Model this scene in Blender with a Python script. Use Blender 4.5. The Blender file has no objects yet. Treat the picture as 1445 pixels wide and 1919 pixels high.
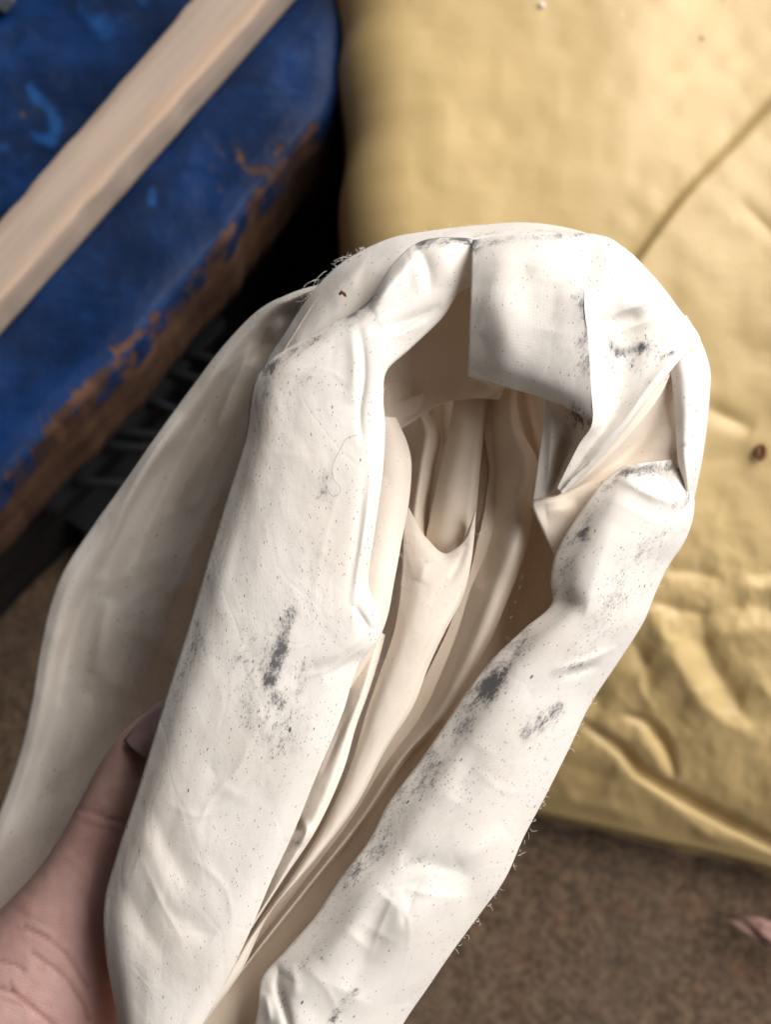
import bpy, bmesh, math, random
import numpy as np
from mathutils import Vector, Matrix

random.seed(7)
rng = np.random.default_rng(7)
scene = bpy.context.scene
COL = scene.collection

# ------------------------------------------------------------------ camera
CAM_H = 52.0                      # cm above the ground
TILT = math.radians(18)           # forward from straight down
TH = 0.4                          # tan of half the vertical field of view
FOCUS = 23.9                      # cm
cam_d = bpy.data.cameras.new("camera")
cam = bpy.data.objects.new("camera", cam_d)
COL.objects.link(cam)
cam.location = (0, 0, CAM_H / 100)
cam.rotation_euler = (TILT, 0, 0)
cam_d.sensor_fit = 'VERTICAL'
cam_d.sensor_height = 24.0
cam_d.lens = 12.0 / TH
cam_d.clip_start = 0.01
cam_d.clip_end = 200
cam_d.dof.use_dof = True
cam_d.dof.focus_distance = FOCUS / 100
cam_d.dof.aperture_fstop = 30.0 / 2.6     # a 2.6 mm pupil
scene.camera = cam

# ------------------------------------------------------------------ light
SUN_EL, SUN_AZ = math.radians(54), math.radians(62)   # azimuth clockwise from +Y
w = bpy.data.worlds.new("World")
scene.world = w
w.use_nodes = True
nt = w.node_tree
bg = nt.nodes["Background"]
sky = nt.nodes.new("ShaderNodeTexSky")
sky.sky_type = 'NISHITA'
sky.sun_disc = False
sky.sun_elevation = SUN_EL
sky.sun_rotation = SUN_AZ
sky.air_density = 1.0
sky.dust_density = 6.0
sky.ozone_density = 0.6
nt.links.new(sky.outputs[0], bg.inputs[0])
bg.inputs[1].default_value = 0.07
sun_d = bpy.data.lights.new("sun", 'SUN')
sun_d.energy = 5.0
sun_d.angle = math.radians(75)
sun_d.color = (1.0, 0.985, 0.965)
sun = bpy.data.objects.new("sun", sun_d)
COL.objects.link(sun)
sv = Vector((math.sin(SUN_AZ) * math.cos(SUN_EL), math.cos(SUN_AZ) * math.cos(SUN_EL), math.sin(SUN_EL)))
sun.rotation_euler = sv.to_track_quat('Z', 'Y').to_euler()
sun.location = sv * 2
vs = scene.view_settings
vs.view_transform = 'Standard'
vs.look = 'None'
vs.exposure = 0.36
vs.gamma = 1.0
scene.render.engine = 'CYCLES'
cy = scene.cycles
cy.use_denoising = True
cy.max_bounces = 12
cy.diffuse_bounces = 8
cy.glossy_bounces = 3
cy.transmission_bounces = 6
cy.sample_clamp_indirect = 6

# ------------------------------------------------------------------ helpers
CT, ST = math.cos(TILT), math.sin(TILT)


def cam_to_world(C):
    """camera-frame cm (x right, y up, d ahead) to world metres"""
    x, y, d = C[..., 0], C[..., 1], C[..., 2]
    return np.stack([x, y * CT + d * ST, CAM_H + y * ST - d * CT], -1) / 100


def px_to_cam(P):
    P = np.asarray(P, float)
    k = 2 * TH / 1919
    d = P[..., 2]
    return np.stack([(P[..., 0] - 722.5) * k * d, -(P[..., 1] - 959.5) * k * d, d], -1)


def W(px, py, d):
    return Vector(cam_to_world(px_to_cam(np.array([px, py, d], float))))


def depth_at(px, py, z):
    """depth (cm) where the sight line through a photo point meets height z (cm)"""
    k = 2 * TH / 1919
    y = -(np.asarray(py, float) - 959.5) * k
    return (np.asarray(z, float) - CAM_H) / (y * ST - CT)


def G(px, py, z):
    return W(px, py, float(depth_at(px, py, z)))


def crom(keys, n):
    """Catmull-Rom along axis 0, n samples, chord-length spaced"""
    K = np.asarray(keys, float)
    m = len(K)
    flat = K.reshape(m, -1)
    if m == 2:
        t = np.linspace(0, 1, n)[:, None]
        return (flat[0] * (1 - t) + flat[1] * t).reshape((n,) + K.shape[1:])
    ext = np.vstack([2 * flat[0] - flat[1], flat, 2 * flat[-1] - flat[-2]])
    dl = np.abs(flat[1:] - flat[:-1]).max(1) + 1e-6
    cum = np.concatenate([[0], np.cumsum(dl)])
    q = np.linspace(0, cum[-1], n)
    i = np.clip(np.searchsorted(cum, q, 'right') - 1, 0, m - 2)
    t = ((q - cum[i]) / dl[i])[:, None]
    p0, p1, p2, p3 = ext[i], ext[i + 1], ext[i + 2], ext[i + 3]
    # tangents scaled for uneven spacing
    h0 = np.concatenate([[dl[0]], dl])[i][:, None]
    h1 = dl[i][:, None]
    h2 = np.concatenate([dl, [dl[-1]]])[i + 1][:, None]
    m1 = h1 * ((p1 - p0) / h0 * h1 + (p2 - p1) / h1 * h0) / (h0 + h1)
    m2 = h1 * ((p2 - p1) / h1 * h2 + (p3 - p2) / h2 * h1) / (h1 + h2)
    o = (2 * t**3 - 3 * t**2 + 1) * p1 + (t**3 - 2 * t**2 + t) * m1 + (-2 * t**3 + 3 * t**2) * p2 + (t**3 - t**2) * m2
    return o.reshape((n,) + K.shape[1:])


def _hash(ix, iy, s):
    h = (ix * 374761393 + iy * 668265263 + s * 974634777) & 0xFFFFFFFF
    h = ((h ^ (h >> 13)) * 1274126177) & 0xFFFFFFFF
    h = h ^ (h >> 16)
    return (h & 0xFFFF) / 65535.0 * 2 - 1


def vnoise(x, y, s=0):
    ix, iy = np.floor(x).astype(np.int64), np.floor(y).astype(np.int64)
    fx, fy = x - ix, y - iy
    fx = fx**3 * (fx * (fx * 6 - 15) + 10)
    fy = fy**3 * (fy * (fy * 6 - 15) + 10)
    a, b = _hash(ix, iy, s), _hash(ix + 1, iy, s)
    c, d = _hash(ix, iy + 1, s), _hash(ix + 1, iy + 1, s)
    return (a * (1 - fx) + b * fx) * (1 - fy) + (c * (1 - fx) + d * fx) * fy


def fbm(x, y, s=0, o=3):
    r, a = 0, 1.0
    for k in range(o):
        r = r + a * vnoise(x * 2**k + 17.3 * k, y * 2**k + 5.1 * k, s + k)
        a *= 0.5
    return r


def seg_dist(PX, PY, pts, want_t=False):
    best = np.full(PX.shape, 1e9)
    bt = np.zeros(PX.shape)
    P = np.asarray(pts, float)
    sl = np.hypot(*np.diff(P, axis=0).T)
    cum = np.concatenate([[0], np.cumsum(sl)]); tot = cum[-1] + 1e-9
    for k, ((x0, y0), (x1, y1)) in enumerate(zip(pts[:-1], pts[1:])):
        dx, dy = x1 - x0, y1 - y0
        L2 = dx * dx + dy * dy + 1e-9
        t = np.clip(((PX - x0) * dx + (PY - y0) * dy) / L2, 0, 1)
        d = np.hypot(PX - x0 - t * dx, PY - y0 - t * dy)
        m = d < best
        best = np.where(m, d, best)
        bt = np.where(m, (cum[k] + t * sl[k]) / tot, bt)
    return (best, bt) if want_t else best


def stroke_sum(PX, PY, strokes, taper=False):
    r = np.zeros(PX.shape)
    for pts, wd, amp in strokes:
        if len(pts) == 1:
            r += amp * np.exp(-(np.hypot(PX - pts[0][0], PY - pts[0][1]) / wd) ** 2)
            continue
        if taper:
            if len(pts) > 2: pts = [tuple(p) for p in crom(np.array(pts, float), 14)]
            d, t = seg_dist(PX, PY, pts, True)
            tp = np.sin(np.pi * np.clip(t, 0.0, 1)) ** 0.8
            q = d / wd
            # a crease: fairly sharp crest, long soft skirts
            r += amp * tp * (0.55 * np.exp(-np.sqrt((q * 1.6) ** 2 + 0.12) + 0.35) + 0.45 * np.exp(-q * q))
        else:
            r += amp * np.exp(-(seg_dist(PX, PY, pts) / wd) ** 2)
    return r


# ------------------------------------------------------------------ object plumbing
def empty(name, loc, label=None, cat=None, kind=None, group=None):
    o = bpy.data.objects.new(name, None)
    COL.objects.link(o)
    o.location = loc
    o.empty_display_size = 0.02
    tag(o, label, cat, kind, group)
    return o


def tag(o, label=None, cat=None, kind=None, group=None):
    if label: o['label'] = label
    if cat: o['category'] = cat
    if kind: o['kind'] = kind
    if group: o['group'] = group
    return o


def link_mesh(name, me, mat, parent=None):
    o = bpy.data.objects.new(name, me)
    COL.objects.link(o)
    if mat: me.materials.append(mat)
    if parent is not None:
        me.transform(Matrix.Translation(-parent.matrix_basis.translation if parent.parent is None
                                        else -(parent.parent.matrix_basis.translation + parent.matrix_basis.translation)))
        o.parent = parent
    return o


def grid_mesh(name, V, attrs=None, smooth=True, wrap=False):
    nv, nu = V.shape[:2]
    me = bpy.data.meshes.new(name)
    idx = np.arange(nv * nu).reshape(nv, nu)
    if wrap:
        idx2 = np.concatenate([idx, idx[:, :1]], 1)
    else:
        idx2 = idx
    q = np.stack([idx2[:-1, :-1], idx2[1:, :-1], idx2[1:, 1:], idx2[:-1, 1:]], -1).reshape(-1, 4)
    me.vertices.add(nv * nu)
    me.vertices.foreach_set("co", V.reshape(-1).astype(np.float32))
    me.loops.add(q.size)
    me.loops.foreach_set("vertex_index", q.reshape(-1).astype(np.int32))
    me.polygons.add(len(q))
    me.polygons.foreach_set("loop_start", np.arange(0, q.size, 4, dtype=np.int32))
    me.polygons.foreach_set("loop_total", np.full(len(q), 4, dtype=np.int32))
    me.update(calc_edges=True)
    me.validate()
    if smooth:
        me.polygons.foreach_set("use_smooth", np.ones(len(q), bool))
    for k, a in (attrs or {}).items():
        if a.ndim == 3:
            at = me.attributes.new(k, 'FLOAT_VECTOR', 'POINT')
            at.data.foreach_set("vector", a.reshape(-1).astype(np.float32))
        else:
            at = me.attributes.new(k, 'FLOAT', 'POINT')
            at.data.foreach_set("value", a.reshape(-1).astype(np.float32))
    return me


def bm_mesh(name, bm, smooth=False):
    me = bpy.data.meshes.new(name)
    bm.normal_update()
    bm.to_mesh(me)
    bm.free()
    if smooth:
        me.polygons.foreach_set("use_smooth", np.ones(len(me.polygons), bool))
    return me


def tube_bm(bm, pts, rad, sides=8, caps=True):
    """round tube along pts with a radius per point"""
    pts = [Vector(p) for p in pts]
    if not hasattr(rad, '__len__'): rad = [rad] * len(pts)
    rings = []
    ref = Vector((0.3, 0.2, 0.93)).normalized()
    for i, p in enumerate(pts):
        t = (pts[min(i + 1, len(pts) - 1)] - pts[max(i - 1, 0)])
        t = t.normalized() if t.length > 0 else Vector((0, 0, 1))
        a = t.cross(ref)
        a = a.normalized() if a.length > 1e-6 else t.orthogonal().normalized()
        b = a.cross(t)
        rings.append([bm.verts.new(p + (a * math.cos(q) + b * math.sin(q)) * rad[i])
                      for q in [2 * math.pi * k / sides for k in range(sides)]])
    for r0, r1 in zip(rings[:-1], rings[1:]):
        for k in range(sides):
            bm.faces.new((r0[k], r0[(k + 1) % sides], r1[(k + 1) % sides], r1[k]))
    if caps and sides > 2:
        bm.faces.new(rings[0][::-1])
        bm.faces.new(rings[-1])


def prism_bm(bm, bottom, top):
    """closed prism from two matching loops"""
    lo = [bm.verts.new(p) for p in bottom]
    hi = [bm.verts.new(p) for p in top]
    n = len(lo)
    bm.faces.new(lo[::-1])
    bm.faces.new(hi)
    for k in range(n):
        bm.faces.new((lo[k], lo[(k + 1) % n], hi[(k + 1) % n], hi[k]))


# ------------------------------------------------------------------ materials
class NB:
    def __init__(self, name):
        self.m = bpy.data.materials.new(name)
        self.m.use_nodes = True
        self.t = self.m.node_tree
        self.bsdf = self.t.nodes["Principled BSDF"]
        self.out = self.t.nodes["Material Output"]

    def n(self, kind, **kw):
        x = self.t.nodes.new("ShaderNode" + kind)
        for k, v in kw.items():
            if k.startswith('i_'):
                x.inputs[k[2:].replace('_', ' ')].default_value = v
            else:
                setattr(x, k, v)
        return x

    def l(self, a, b):
        self.t.links.new(a, b)

    def math(self, op, a, b=None, clamp=False):
        x = self.n("Math", operation=op, use_clamp=clamp)
        for k, v in enumerate((a, b)):
            if v is None: continue
            if isinstance(v, (int, float)): x.inputs[k].default_value = v
            else: self.l(v, x.inputs[k])
        return x.outputs[0]

    def step(self, v, lo, hi, a=0.0, b=1.0):
        x = self.n("MapRange", interpolation_type='SMOOTHSTEP')
        self.l(v, x.inputs[0])
        for k, q in zip((1, 2, 3, 4), (lo, hi, a, b)): x.inputs[k].default_value = q
        return x.outputs[0]

    def noise(self, vec, scale, detail=3.0, rough=0.55, dist=0.0):
        x = self.n("TexNoise")
        x.inputs['Scale'].default_value = scale
        x.inputs['Detail'].default_value = detail
        x.inputs['Roughness'].default_value = rough
        x.inputs['Distortion'].default_value = dist
        self.l(vec, x.inputs['Vector'])
        return x.outputs['Fac']

    def mapping(self, vec, scale=(1, 1, 1), rot=(0, 0, 0), loc=(0, 0, 0)):
        x = self.n("Mapping")
        x.inputs['Scale'].default_value = scale
        x.inputs['Rotation'].default_value = rot
        x.inputs['Location'].default_value = loc
        self.l(vec, x.inputs['Vector'])
        return x.outputs[0]

    def mix(self, fac, a, b):
        x = self.n("Mix", data_type='RGBA')
        if isinstance(fac, (int, float)): x.inputs[0].default_value = fac
        else: self.l(fac, x.inputs[0])
        for k, v in ((6, a), (7, b)):
            if isinstance(v, tuple): x.inputs[k].default_value = (*v, 1)
            else: self.l(v, x.inputs[k])
        return x.outputs[2]

    def bump(self, h, strength, dist, normal=None):
        x = self.n("Bump")
        x.inputs['Strength'].default_value = strength
        x.inputs['Distance'].default_value = dist
        self.l(h, x.inputs['Height'])
        if normal is not None: self.l(normal, x.inputs['Normal'])
        return x.outputs[0]

    def pos(self):
        return self.n("TexCoord").outputs['Object']

    def attr(self, name, kind='Fac'):
        return self.n("Attribute", attribute_name=name).outputs[kind]


def cloth_material():
    b = NB("cream_cotton")
    uv = b.attr("rest", 'Vector')           # cm on the cloth
    dirt0 = b.attr("dirt")
    pn = b.noise(b.mapping(uv, (2.6, 1.5, 1), rot=(0, 0, 0.5), loc=(2, 8, 0)), 1.0, 3, 0.6)
    dirt = b.math('MULTIPLY', dirt0, b.step(pn, 0.30, 0.66, 0.25, 1.3))
    # soft yellowing
    big = b.noise(b.mapping(uv, (0.35, 0.35, 1)), 1.0, 3)
    base = b.mix(b.step(big, 0.42, 0.72), (0.85, 0.81, 0.755), (0.81, 0.755, 0.68))
    tan = b.noise(b.mapping(uv, (0.9, 0.5, 1), loc=(4, 7, 0)), 1.0, 4, 0.6)
    base = b.mix(b.step(tan, 0.60, 0.85, 0, 0.55), base, (0.70, 0.60, 0.48))
    # woven threads: faint colour change
    ww = b.n("TexWave", wave_type='BANDS', bands_direction='X')
    ww.inputs['Scale'].default_value = 12.0
    ww.inputs['Distortion'].default_value = 0.6
    b.l(uv, ww.inputs['Vector'])
    wv = b.n("TexWave", wave_type='BANDS', bands_direction='Y')
    wv.inputs['Scale'].default_value = 12.0
    wv.inputs['Distortion'].default_value = 0.6
    b.l(uv, wv.inputs['Vector'])
    weave = b.math('MULTIPLY', ww.outputs['Fac'], wv.outputs['Fac'])
    # smears: streaky charcoal rubbed along the traced marks
    fine = b.noise(b.mapping(uv, (9, 5, 1), rot=(0, 0, 0.5)), 1.0, 5, 0.75)
    grit = b.noise(b.mapping(uv, (22, 13, 1), rot=(0, 0, 0.7)), 1.0, 4, 0.8)
    a1 = b.math('ADD', dirt, b.math('MULTIPLY', b.math('SUBTRACT', fine, 0.5), 2.6))
    a2 = b.math('ADD', a1, b.math('MULTIPLY', b.math('SUBTRACT', grit, 0.5), 3.2))
    gate = b.step(dirt, 0.04, 0.22)
    smear = b.math('MULTIPLY', b.step(a2, 0.48, 1.45, 0, 0.85), gate)
    # loose specks, elongated, more of them near the smears
    def specks(scale, size, rot, seedloc, thr):
        v = b.n("TexVoronoi", feature='F1')
        v.inputs['Scale'].default_value = 1.0
        warped = b.mapping(uv, (scale, scale * 0.45, 1), rot=(0, 0, rot), loc=seedloc)
        b.l(warped, v.inputs['Vector'])
        rnd = b.n("SeparateColor")
        b.l(v.outputs['Color'], rnd.inputs[0])
        keep = b.math('ADD', rnd.outputs[0], b.math('MULTIPLY', b.math('MINIMUM', dirt0, 0.8), 1.15))
        patch = b.noise(b.mapping(uv, (0.8, 0.8, 1), loc=seedloc), 1.0, 2)
        keep = b.math('ADD', keep, b.math('MULTIPLY', b.math('SUBTRACT', patch, 0.5), 0.9))
        rad = b.math('MULTIPLY', rnd.outputs[1], size)
        inside = b.math('LESS_THAN', v.outputs['Distance'], rad)
        return b.math('MULTIPLY', inside, b.math('GREATER_THAN', keep, thr)), rnd.outputs[2]
    s1, r1 = specks(6.0, 0.15, -0.6, (1, 2, 0), 0.93)
    s2, r2 = specks(12.0, 0.20, 0.35, (5, 3, 0), 0.83)
    s3, r3 = specks(25.0, 0.32, -0.25, (9, 1, 0), 0.80)
    sp = b.math('MAXIMUM', b.math('MULTIPLY', s1, b.math('ADD', b.math('MULTIPLY', r1, 0.5), 0.4)),
                b.math('MAXIMUM', b.math('MULTIPLY', s2, b.math('ADD', b.math('MULTIPLY', r2, 0.5), 0.25)),
                       b.math('MULTIPLY', s3, 0.55)))
    bounce_clean = b.attr("bounce_clean")                # creamier inside with warm bounced light put into the colour; almost no specks
    base = b.mix(bounce_clean, base, (0.85, 0.715, 0.56))
    sp = b.math('MULTIPLY', sp, b.math('SUBTRACT', 1.0, bounce_clean, True))
    dark = b.math('MAXIMUM', smear, sp)
    gr = b.noise(uv, 26.0, 2, 0.7)
    base = b.mix(b.step(gr, 0.3, 0.7, 0.0, 0.16), base, (0.55, 0.50, 0.44))
    film = b.math('MULTIPLY', b.step(b.math('ADD', dirt, b.math('MULTIPLY', b.math('SUBTRACT', fine, 0.5), 1.2)), 0.0, 1.1), 0.42)
    col = b.mix(b.math('MULTIPLY', weave, 0.07), base, (0.62, 0.56, 0.48))
    col = b.mix(film, col, (0.22, 0.215, 0.225))
    col = b.mix(dark, col, (0.045, 0.045, 0.055))
    p = b.bsdf
    b.l(col, p.inputs['Base Color'])
    p.inputs['Roughness'].default_value = 0.62
    p.inputs['Specular IOR Level'].default_value = 0.28
    p.inputs['Sheen Weight'].default_value = 0.12
    p.inputs['Sheen Roughness'].default_value = 0.4
    soft = b.noise(b.mapping(uv, (1.6, 1.1, 1), rot=(0, 0, 0.4)), 1.0, 4, 0.55)
    nb = b.bump(soft, 0.16, 0.0012)
    cw = b.n("TexVoronoi", feature='DISTANCE_TO_EDGE')
    cw.inputs['Scale'].default_value = 1.0
    wrp = b.n("TexNoise"); wrp.inputs['Scale'].default_value = 0.5; wrp.inputs['Detail'].default_value = 1
    b.l(uv, wrp.inputs['Vector'])
    addv = b.n("VectorMath", operation='MULTIPLY_ADD')
    b.l(wrp.outputs['Color'], addv.inputs[0]); addv.inputs[1].default_value = (1.3, 1.3, 0)
    b.l(b.mapping(uv, (0.55, 0.38, 1), rot=(0, 0, 0.5)), addv.inputs[2])
    b.l(addv.outputs[0], cw.inputs['Vector'])
    crs = b.step(cw.outputs['Distance'], 0.0, 0.05)
    nb = b.bump(crs, 0.05, 0.0006, nb)
    fb = b.noise(uv, 30.0, 3, 0.7)
    hh = b.math('ADD', weave, b.math('MULTIPLY', fb, 0.9))
    nb = b.bump(hh, 0.22, 0.0001, nb)
    b.l(nb, p.inputs['Normal'])
    tr = b.n("BsdfTranslucent")
    b.l(b.mix(0.8, col, (0.66, 0.43, 0.25)), tr.inputs['Color'])
    b.l(nb, tr.inputs['Normal'])
    mx = b.n("MixShader")
    mx.inputs[0].default_value = 0.07
    b.l(p.outputs[0], mx.inputs[1])
    b.l(tr.outputs[0], mx.inputs[2])
    b.l(mx.outputs[0], b.out.inputs[0])
    return b.m


def tarp_material():
    b = NB("waxed_canvas")
    po = b.pos()
    n1 = b.noise(po, 14, 4, 0.55)
    col = b.mix(b.step(n1, 0.35, 0.7), (0.555, 0.405, 0.185), (0.495, 0.358, 0.162))
    n2 = b.noise(b.mapping(po, (1, 2.2, 1), rot=(0, 0, 0.6), loc=(3, 1, 0)), 30, 4, 0.6)
    col = b.mix(b.step(n2, 0.58, 0.80, 0, 0.45), col, (0.68, 0.50, 0.26))       # pale rubbed patches
    n3 = b.noise(b.mapping(po, (2.2, 0.7, 1), rot=(0, 0, -0.5)), 60, 3, 0.6)
    col = b.mix(b.step(n3, 0.66, 0.80, 0, 0.5), col, (0.72, 0.56, 0.33))        # scuffs
    n4 = b.noise(b.mapping(po, loc=(7, 2, 0)), 22, 5, 0.65)
    col = b.mix(b.step(n4, 0.60, 0.78, 0, 0.4), col, (0.43, 0.29, 0.12))        # soiling
    v = b.n("TexVoronoi")
    v.inputs['Scale'].default_value = 75
    b.l(po, v.inputs['Vector'])
    sc = b.n("SeparateColor")
    b.l(v.outputs['Color'], sc.inputs[0])
    spk = b.math('MULTIPLY', b.math('LESS_THAN', v.outputs['Distance'], 0.09), b.math('GREATER_THAN', sc.outputs[0], 0.93))
    col = b.mix(b.math('MULTIPLY', spk, 0.7), col, (0.16, 0.10, 0.05))
    b.l(col, b.bsdf.inputs['Base Color'])
    b.bsdf.inputs['Roughness'].default_value = 0.42
    b.bsdf.inputs['Specular IOR Level'].default_value = 0.4
    f = b.noise(po, 900, 2, 0.7)
    nb = b.bump(n2, 0.10, 0.004)
    nb = b.bump(f, 0.25, 0.0003, nb)
    b.l(nb, b.bsdf.inputs['Normal'])
    return b.m


def ground_material():
    b = NB("brown_earth")
    po = b.pos()
    n1 = b.noise(po, 300, 5, 0.7)
    n0 = b.noise(po, 16, 4, 0.6)
    n2 = b.noise(b.mapping(po, loc=(3, 3, 0)), 560, 4, 0.75)
    col = b.mix(b.step(n1, 0.38, 0.66), (0.060, 0.040, 0.026), (0.150, 0.100, 0.064))
    col = b.mix(b.step(n0, 0.40, 0.68, 0, 0.5), col, (0.088, 0.064, 0.046))
    col = b.mix(b.step(n2, 0.58, 0.75, 0, 0.6), col, (0.20, 0.148, 0.100))
    n3 = b.noise(b.mapping(po, loc=(9, 4, 0)), 70, 3, 0.6)
    col = b.mix(b.step(n3, 0.56, 0.74, 0, 0.55), col, (0.165, 0.084, 0.050))
    col = b.mix(b.step(n3, 0.40, 0.24, 0, 0.6), col, (0.050, 0.040, 0.034))
    b.l(col, b.bsdf.inputs['Base Color'])
    b.bsdf.inputs['Roughness'].default_value = 0.9
    b.bsdf.inputs['Specular IOR Level'].default_value = 0.2
    b.l(b.bump(b.math('ADD', n1, n2), 0.7, 0.0025), b.bsdf.inputs['Normal'])
    return b.m


def blue_material():
    b = NB("worn_blue_paint")
    po = b.pos()
    wear = b.attr("wear")
    pale = b.attr("pale")
    n1 = b.noise(po, 26, 4, 0.6)
    col = b.mix(b.step(n1, 0.38, 0.68), (0.0025, 0.011, 0.040), (0.004, 0.025, 0.098))
    n2 = b.noise(b.mapping(po, loc=(2, 5, 0)), 55, 4, 0.62)
    col = b.mix(b.step(n2, 0.56, 0.78, 0, 0.35), col, (0.012, 0.055, 0.18))
    pm = b.step(b.math('ADD', pale, b.math('MULTIPLY', b.math('SUBTRACT', n2, 0.5), 1.0)), 0.25, 0.9)
    col = b.mix(b.math('MULTIPLY', pm, 0.85), col, (0.014, 0.085, 0.28))  # pale marks: glossy sky reflections put into the blue colour
    n3 = b.noise(b.mapping(po, (1, 1, 1), rot=(0, 0, 0.8)), 105, 6, 0.7)
    n4 = b.noise(b.mapping(po, (1, 2.5, 1), rot=(0, 0, -0.85), loc=(1, 1, 0)), 34, 5, 0.6)
    wm = b.step(b.math('ADD', wear, b.math('MULTIPLY', b.math('SUBTRACT', n3, 0.5), 2.4)), 0.46, 0.82)
    rust = b.mix(b.step(n4, 0.4, 0.65), (0.038, 0.019, 0.015), (0.092, 0.045, 0.027))
    col = b.mix(wm, col, rust)
    b.l(col, b.bsdf.inputs['Base Color'])
    rr = b.math('ADD', b.math('MULTIPLY', b.math('MINIMUM', wear, 0.5), 0.8), 0.40)
    b.l(rr, b.bsdf.inputs['Roughness'])
    b.bsdf.inputs['Specular IOR Level'].default_value = 0.22
    st = b.noise(b.mapping(po, (0.35, 3.0, 1), rot=(0, 0, 0.85)), 26, 4, 0.6)
    hh = b.math('ADD', b.math('ADD', n2, st), b.math('MULTIPLY', wm, -0.5))
    b.l(b.bump(hh, 0.35, 0.0025), b.bsdf.inputs['Normal'])
    return b.m


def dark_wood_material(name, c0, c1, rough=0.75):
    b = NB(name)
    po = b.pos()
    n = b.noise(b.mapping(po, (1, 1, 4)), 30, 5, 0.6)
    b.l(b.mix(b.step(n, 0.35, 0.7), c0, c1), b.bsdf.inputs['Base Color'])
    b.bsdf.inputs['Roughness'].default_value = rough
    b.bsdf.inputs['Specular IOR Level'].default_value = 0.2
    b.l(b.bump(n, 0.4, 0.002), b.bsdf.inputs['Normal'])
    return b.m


def batten_material():
    b = NB("planed_pine")
    uv = b.attr("rest", 'Vector')
    n1 = b.noise(b.mapping(uv, (0.25, 3.5, 3.5)), 1.0, 5, 0.6)
    n2 = b.noise(b.mapping(uv, (0.5, 0.9, 0.9), loc=(3, 1, 0)), 1.0, 4, 0.6)
    col = b.mix(b.step(n1, 0.35, 0.68), (0.38, 0.295, 0.235), (0.32, 0.25, 0.20))
    tint = b.attr("tint")
    or_ = b.math('ADD', tint, b.math('MULTIPLY', b.math('SUBTRACT', n2, 0.5), 1.2))
    col = b.mix(b.step(or_, 0.45, 1.1, 0, 0.55), col, (0.43, 0.285, 0.18))
    n3 = b.noise(b.mapping(uv, (2, 6, 6), loc=(8, 2, 4)), 1.0, 4, 0.7)
    col = b.mix(b.step(n3, 0.62, 0.8, 0, 0.4), col, (0.43, 0.36, 0.30))
    col = b.mix(b.step(n3, 0.36, 0.24, 0, 0.4), col, (0.28, 0.21, 0.17))
    b.l(col, b.bsdf.inputs['Base Color'])
    b.bsdf.inputs['Roughness'].default_value = 0.72
    b.bsdf.inputs['Specular IOR Level'].default_value = 0.25
    b.l(b.bump(n1, 0.3, 0.0006), b.bsdf.inputs['Normal'])
    return b.m


def skin_material():
    b = NB("skin")
    po = b.pos()
    n1 = b.noise(po, 60, 4, 0.6)
    n2 = b.noise(po, 260, 3, 0.6)
    crease = b.attr("crease")
    col = b.mix(b.step(n1, 0.35, 0.7), (0.62, 0.395, 0.35), (0.56, 0.325, 0.29))
    col = b.mix(b.step(n2, 0.6, 0.8, 0, 0.2), col, (0.60, 0.42, 0.37))
    col = b.mix(b.math('MULTIPLY', crease, 0.8, True), col, (0.30, 0.11, 0.085))
    b.l(col, b.bsdf.inputs['Base Color'])
    b.bsdf.inputs['Roughness'].default_value = 0.5
    b.bsdf.inputs['Specular IOR Level'].default_value = 0.4
    b.bsdf.inputs['Subsurface Weight'].default_value = 0.25
    b.bsdf.inputs['Subsurface Radius'].default_value = (1.0, 0.35, 0.2)
    b.bsdf.inputs['Subsurface Scale'].default_value = 0.004
    v = b.n("TexVoronoi", feature='DISTANCE_TO_EDGE')
    v.inputs['Scale'].default_value = 900
    b.l(b.mapping(po, (1, 1.6, 1)), v.inputs['Vector'])
    nb = b.bump(b.step(v.outputs['Distance'], 0.0, 0.25), 0.15, 0.00015)
    nb = b.bump(n2, 0.12, 0.0005, nb)
    b.l(nb, b.bsdf.inputs['Normal'])
    return b.m


def plain(name, col, rough=0.6, spec=0.3):
    b = NB(name)
    n = b.noise(b.pos(), 120, 4, 0.6)
    b.l(b.mix(b.step(n, 0.3, 0.7), tuple(c * 0.75 for c in col), tuple(min(1, c * 1.2) for c in col)), b.bsdf.inputs['Base Color'])
    b.bsdf.inputs['Roughness'].default_value = rough
    b.bsdf.inputs['Specular IOR Level'].default_value = spec
    return b.m


M_CLOTH = cloth_material()
M_TARP = tarp_material()
M_GROUND = ground_material()
M_BLUE = blue_material()
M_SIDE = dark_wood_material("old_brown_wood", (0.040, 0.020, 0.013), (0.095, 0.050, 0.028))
M_BODY = dark_wood_material("near_black_wood", (0.006, 0.005, 0.005), (0.014, 0.011, 0.010))  # near-black brown wood for the chest body and the added light-blocking boards
M_BATTEN = batten_material()
M_SKIN = skin_material()
M_NAIL = plain("fingernail", (0.55, 0.36, 0.33), 0.3, 0.5)
M_BLACK = plain("black_plastic", (0.012, 0.013, 0.016), 0.45, 0.4)
M_FIBRE = plain("cotton_fibre", (0.88, 0.84, 0.78), 0.6, 0.3)
M_HAIR = plain("grey_hair", (0.16, 0.13, 0.12), 0.5, 0.3)
M_CRUMB = plain("brown_crumb", (0.13, 0.045, 0.02), 0.7, 0.2)
M_CHIP = plain("pink_wood_chip", (0.36, 0.22, 0.19), 0.7, 0.2)
M_GRIT = plain("grey_grit", (0.17, 0.15, 0.12), 0.8, 0.2)
M_STONE = plain("dull_stone", (0.025, 0.032, 0.042), 0.6, 0.3)

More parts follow.
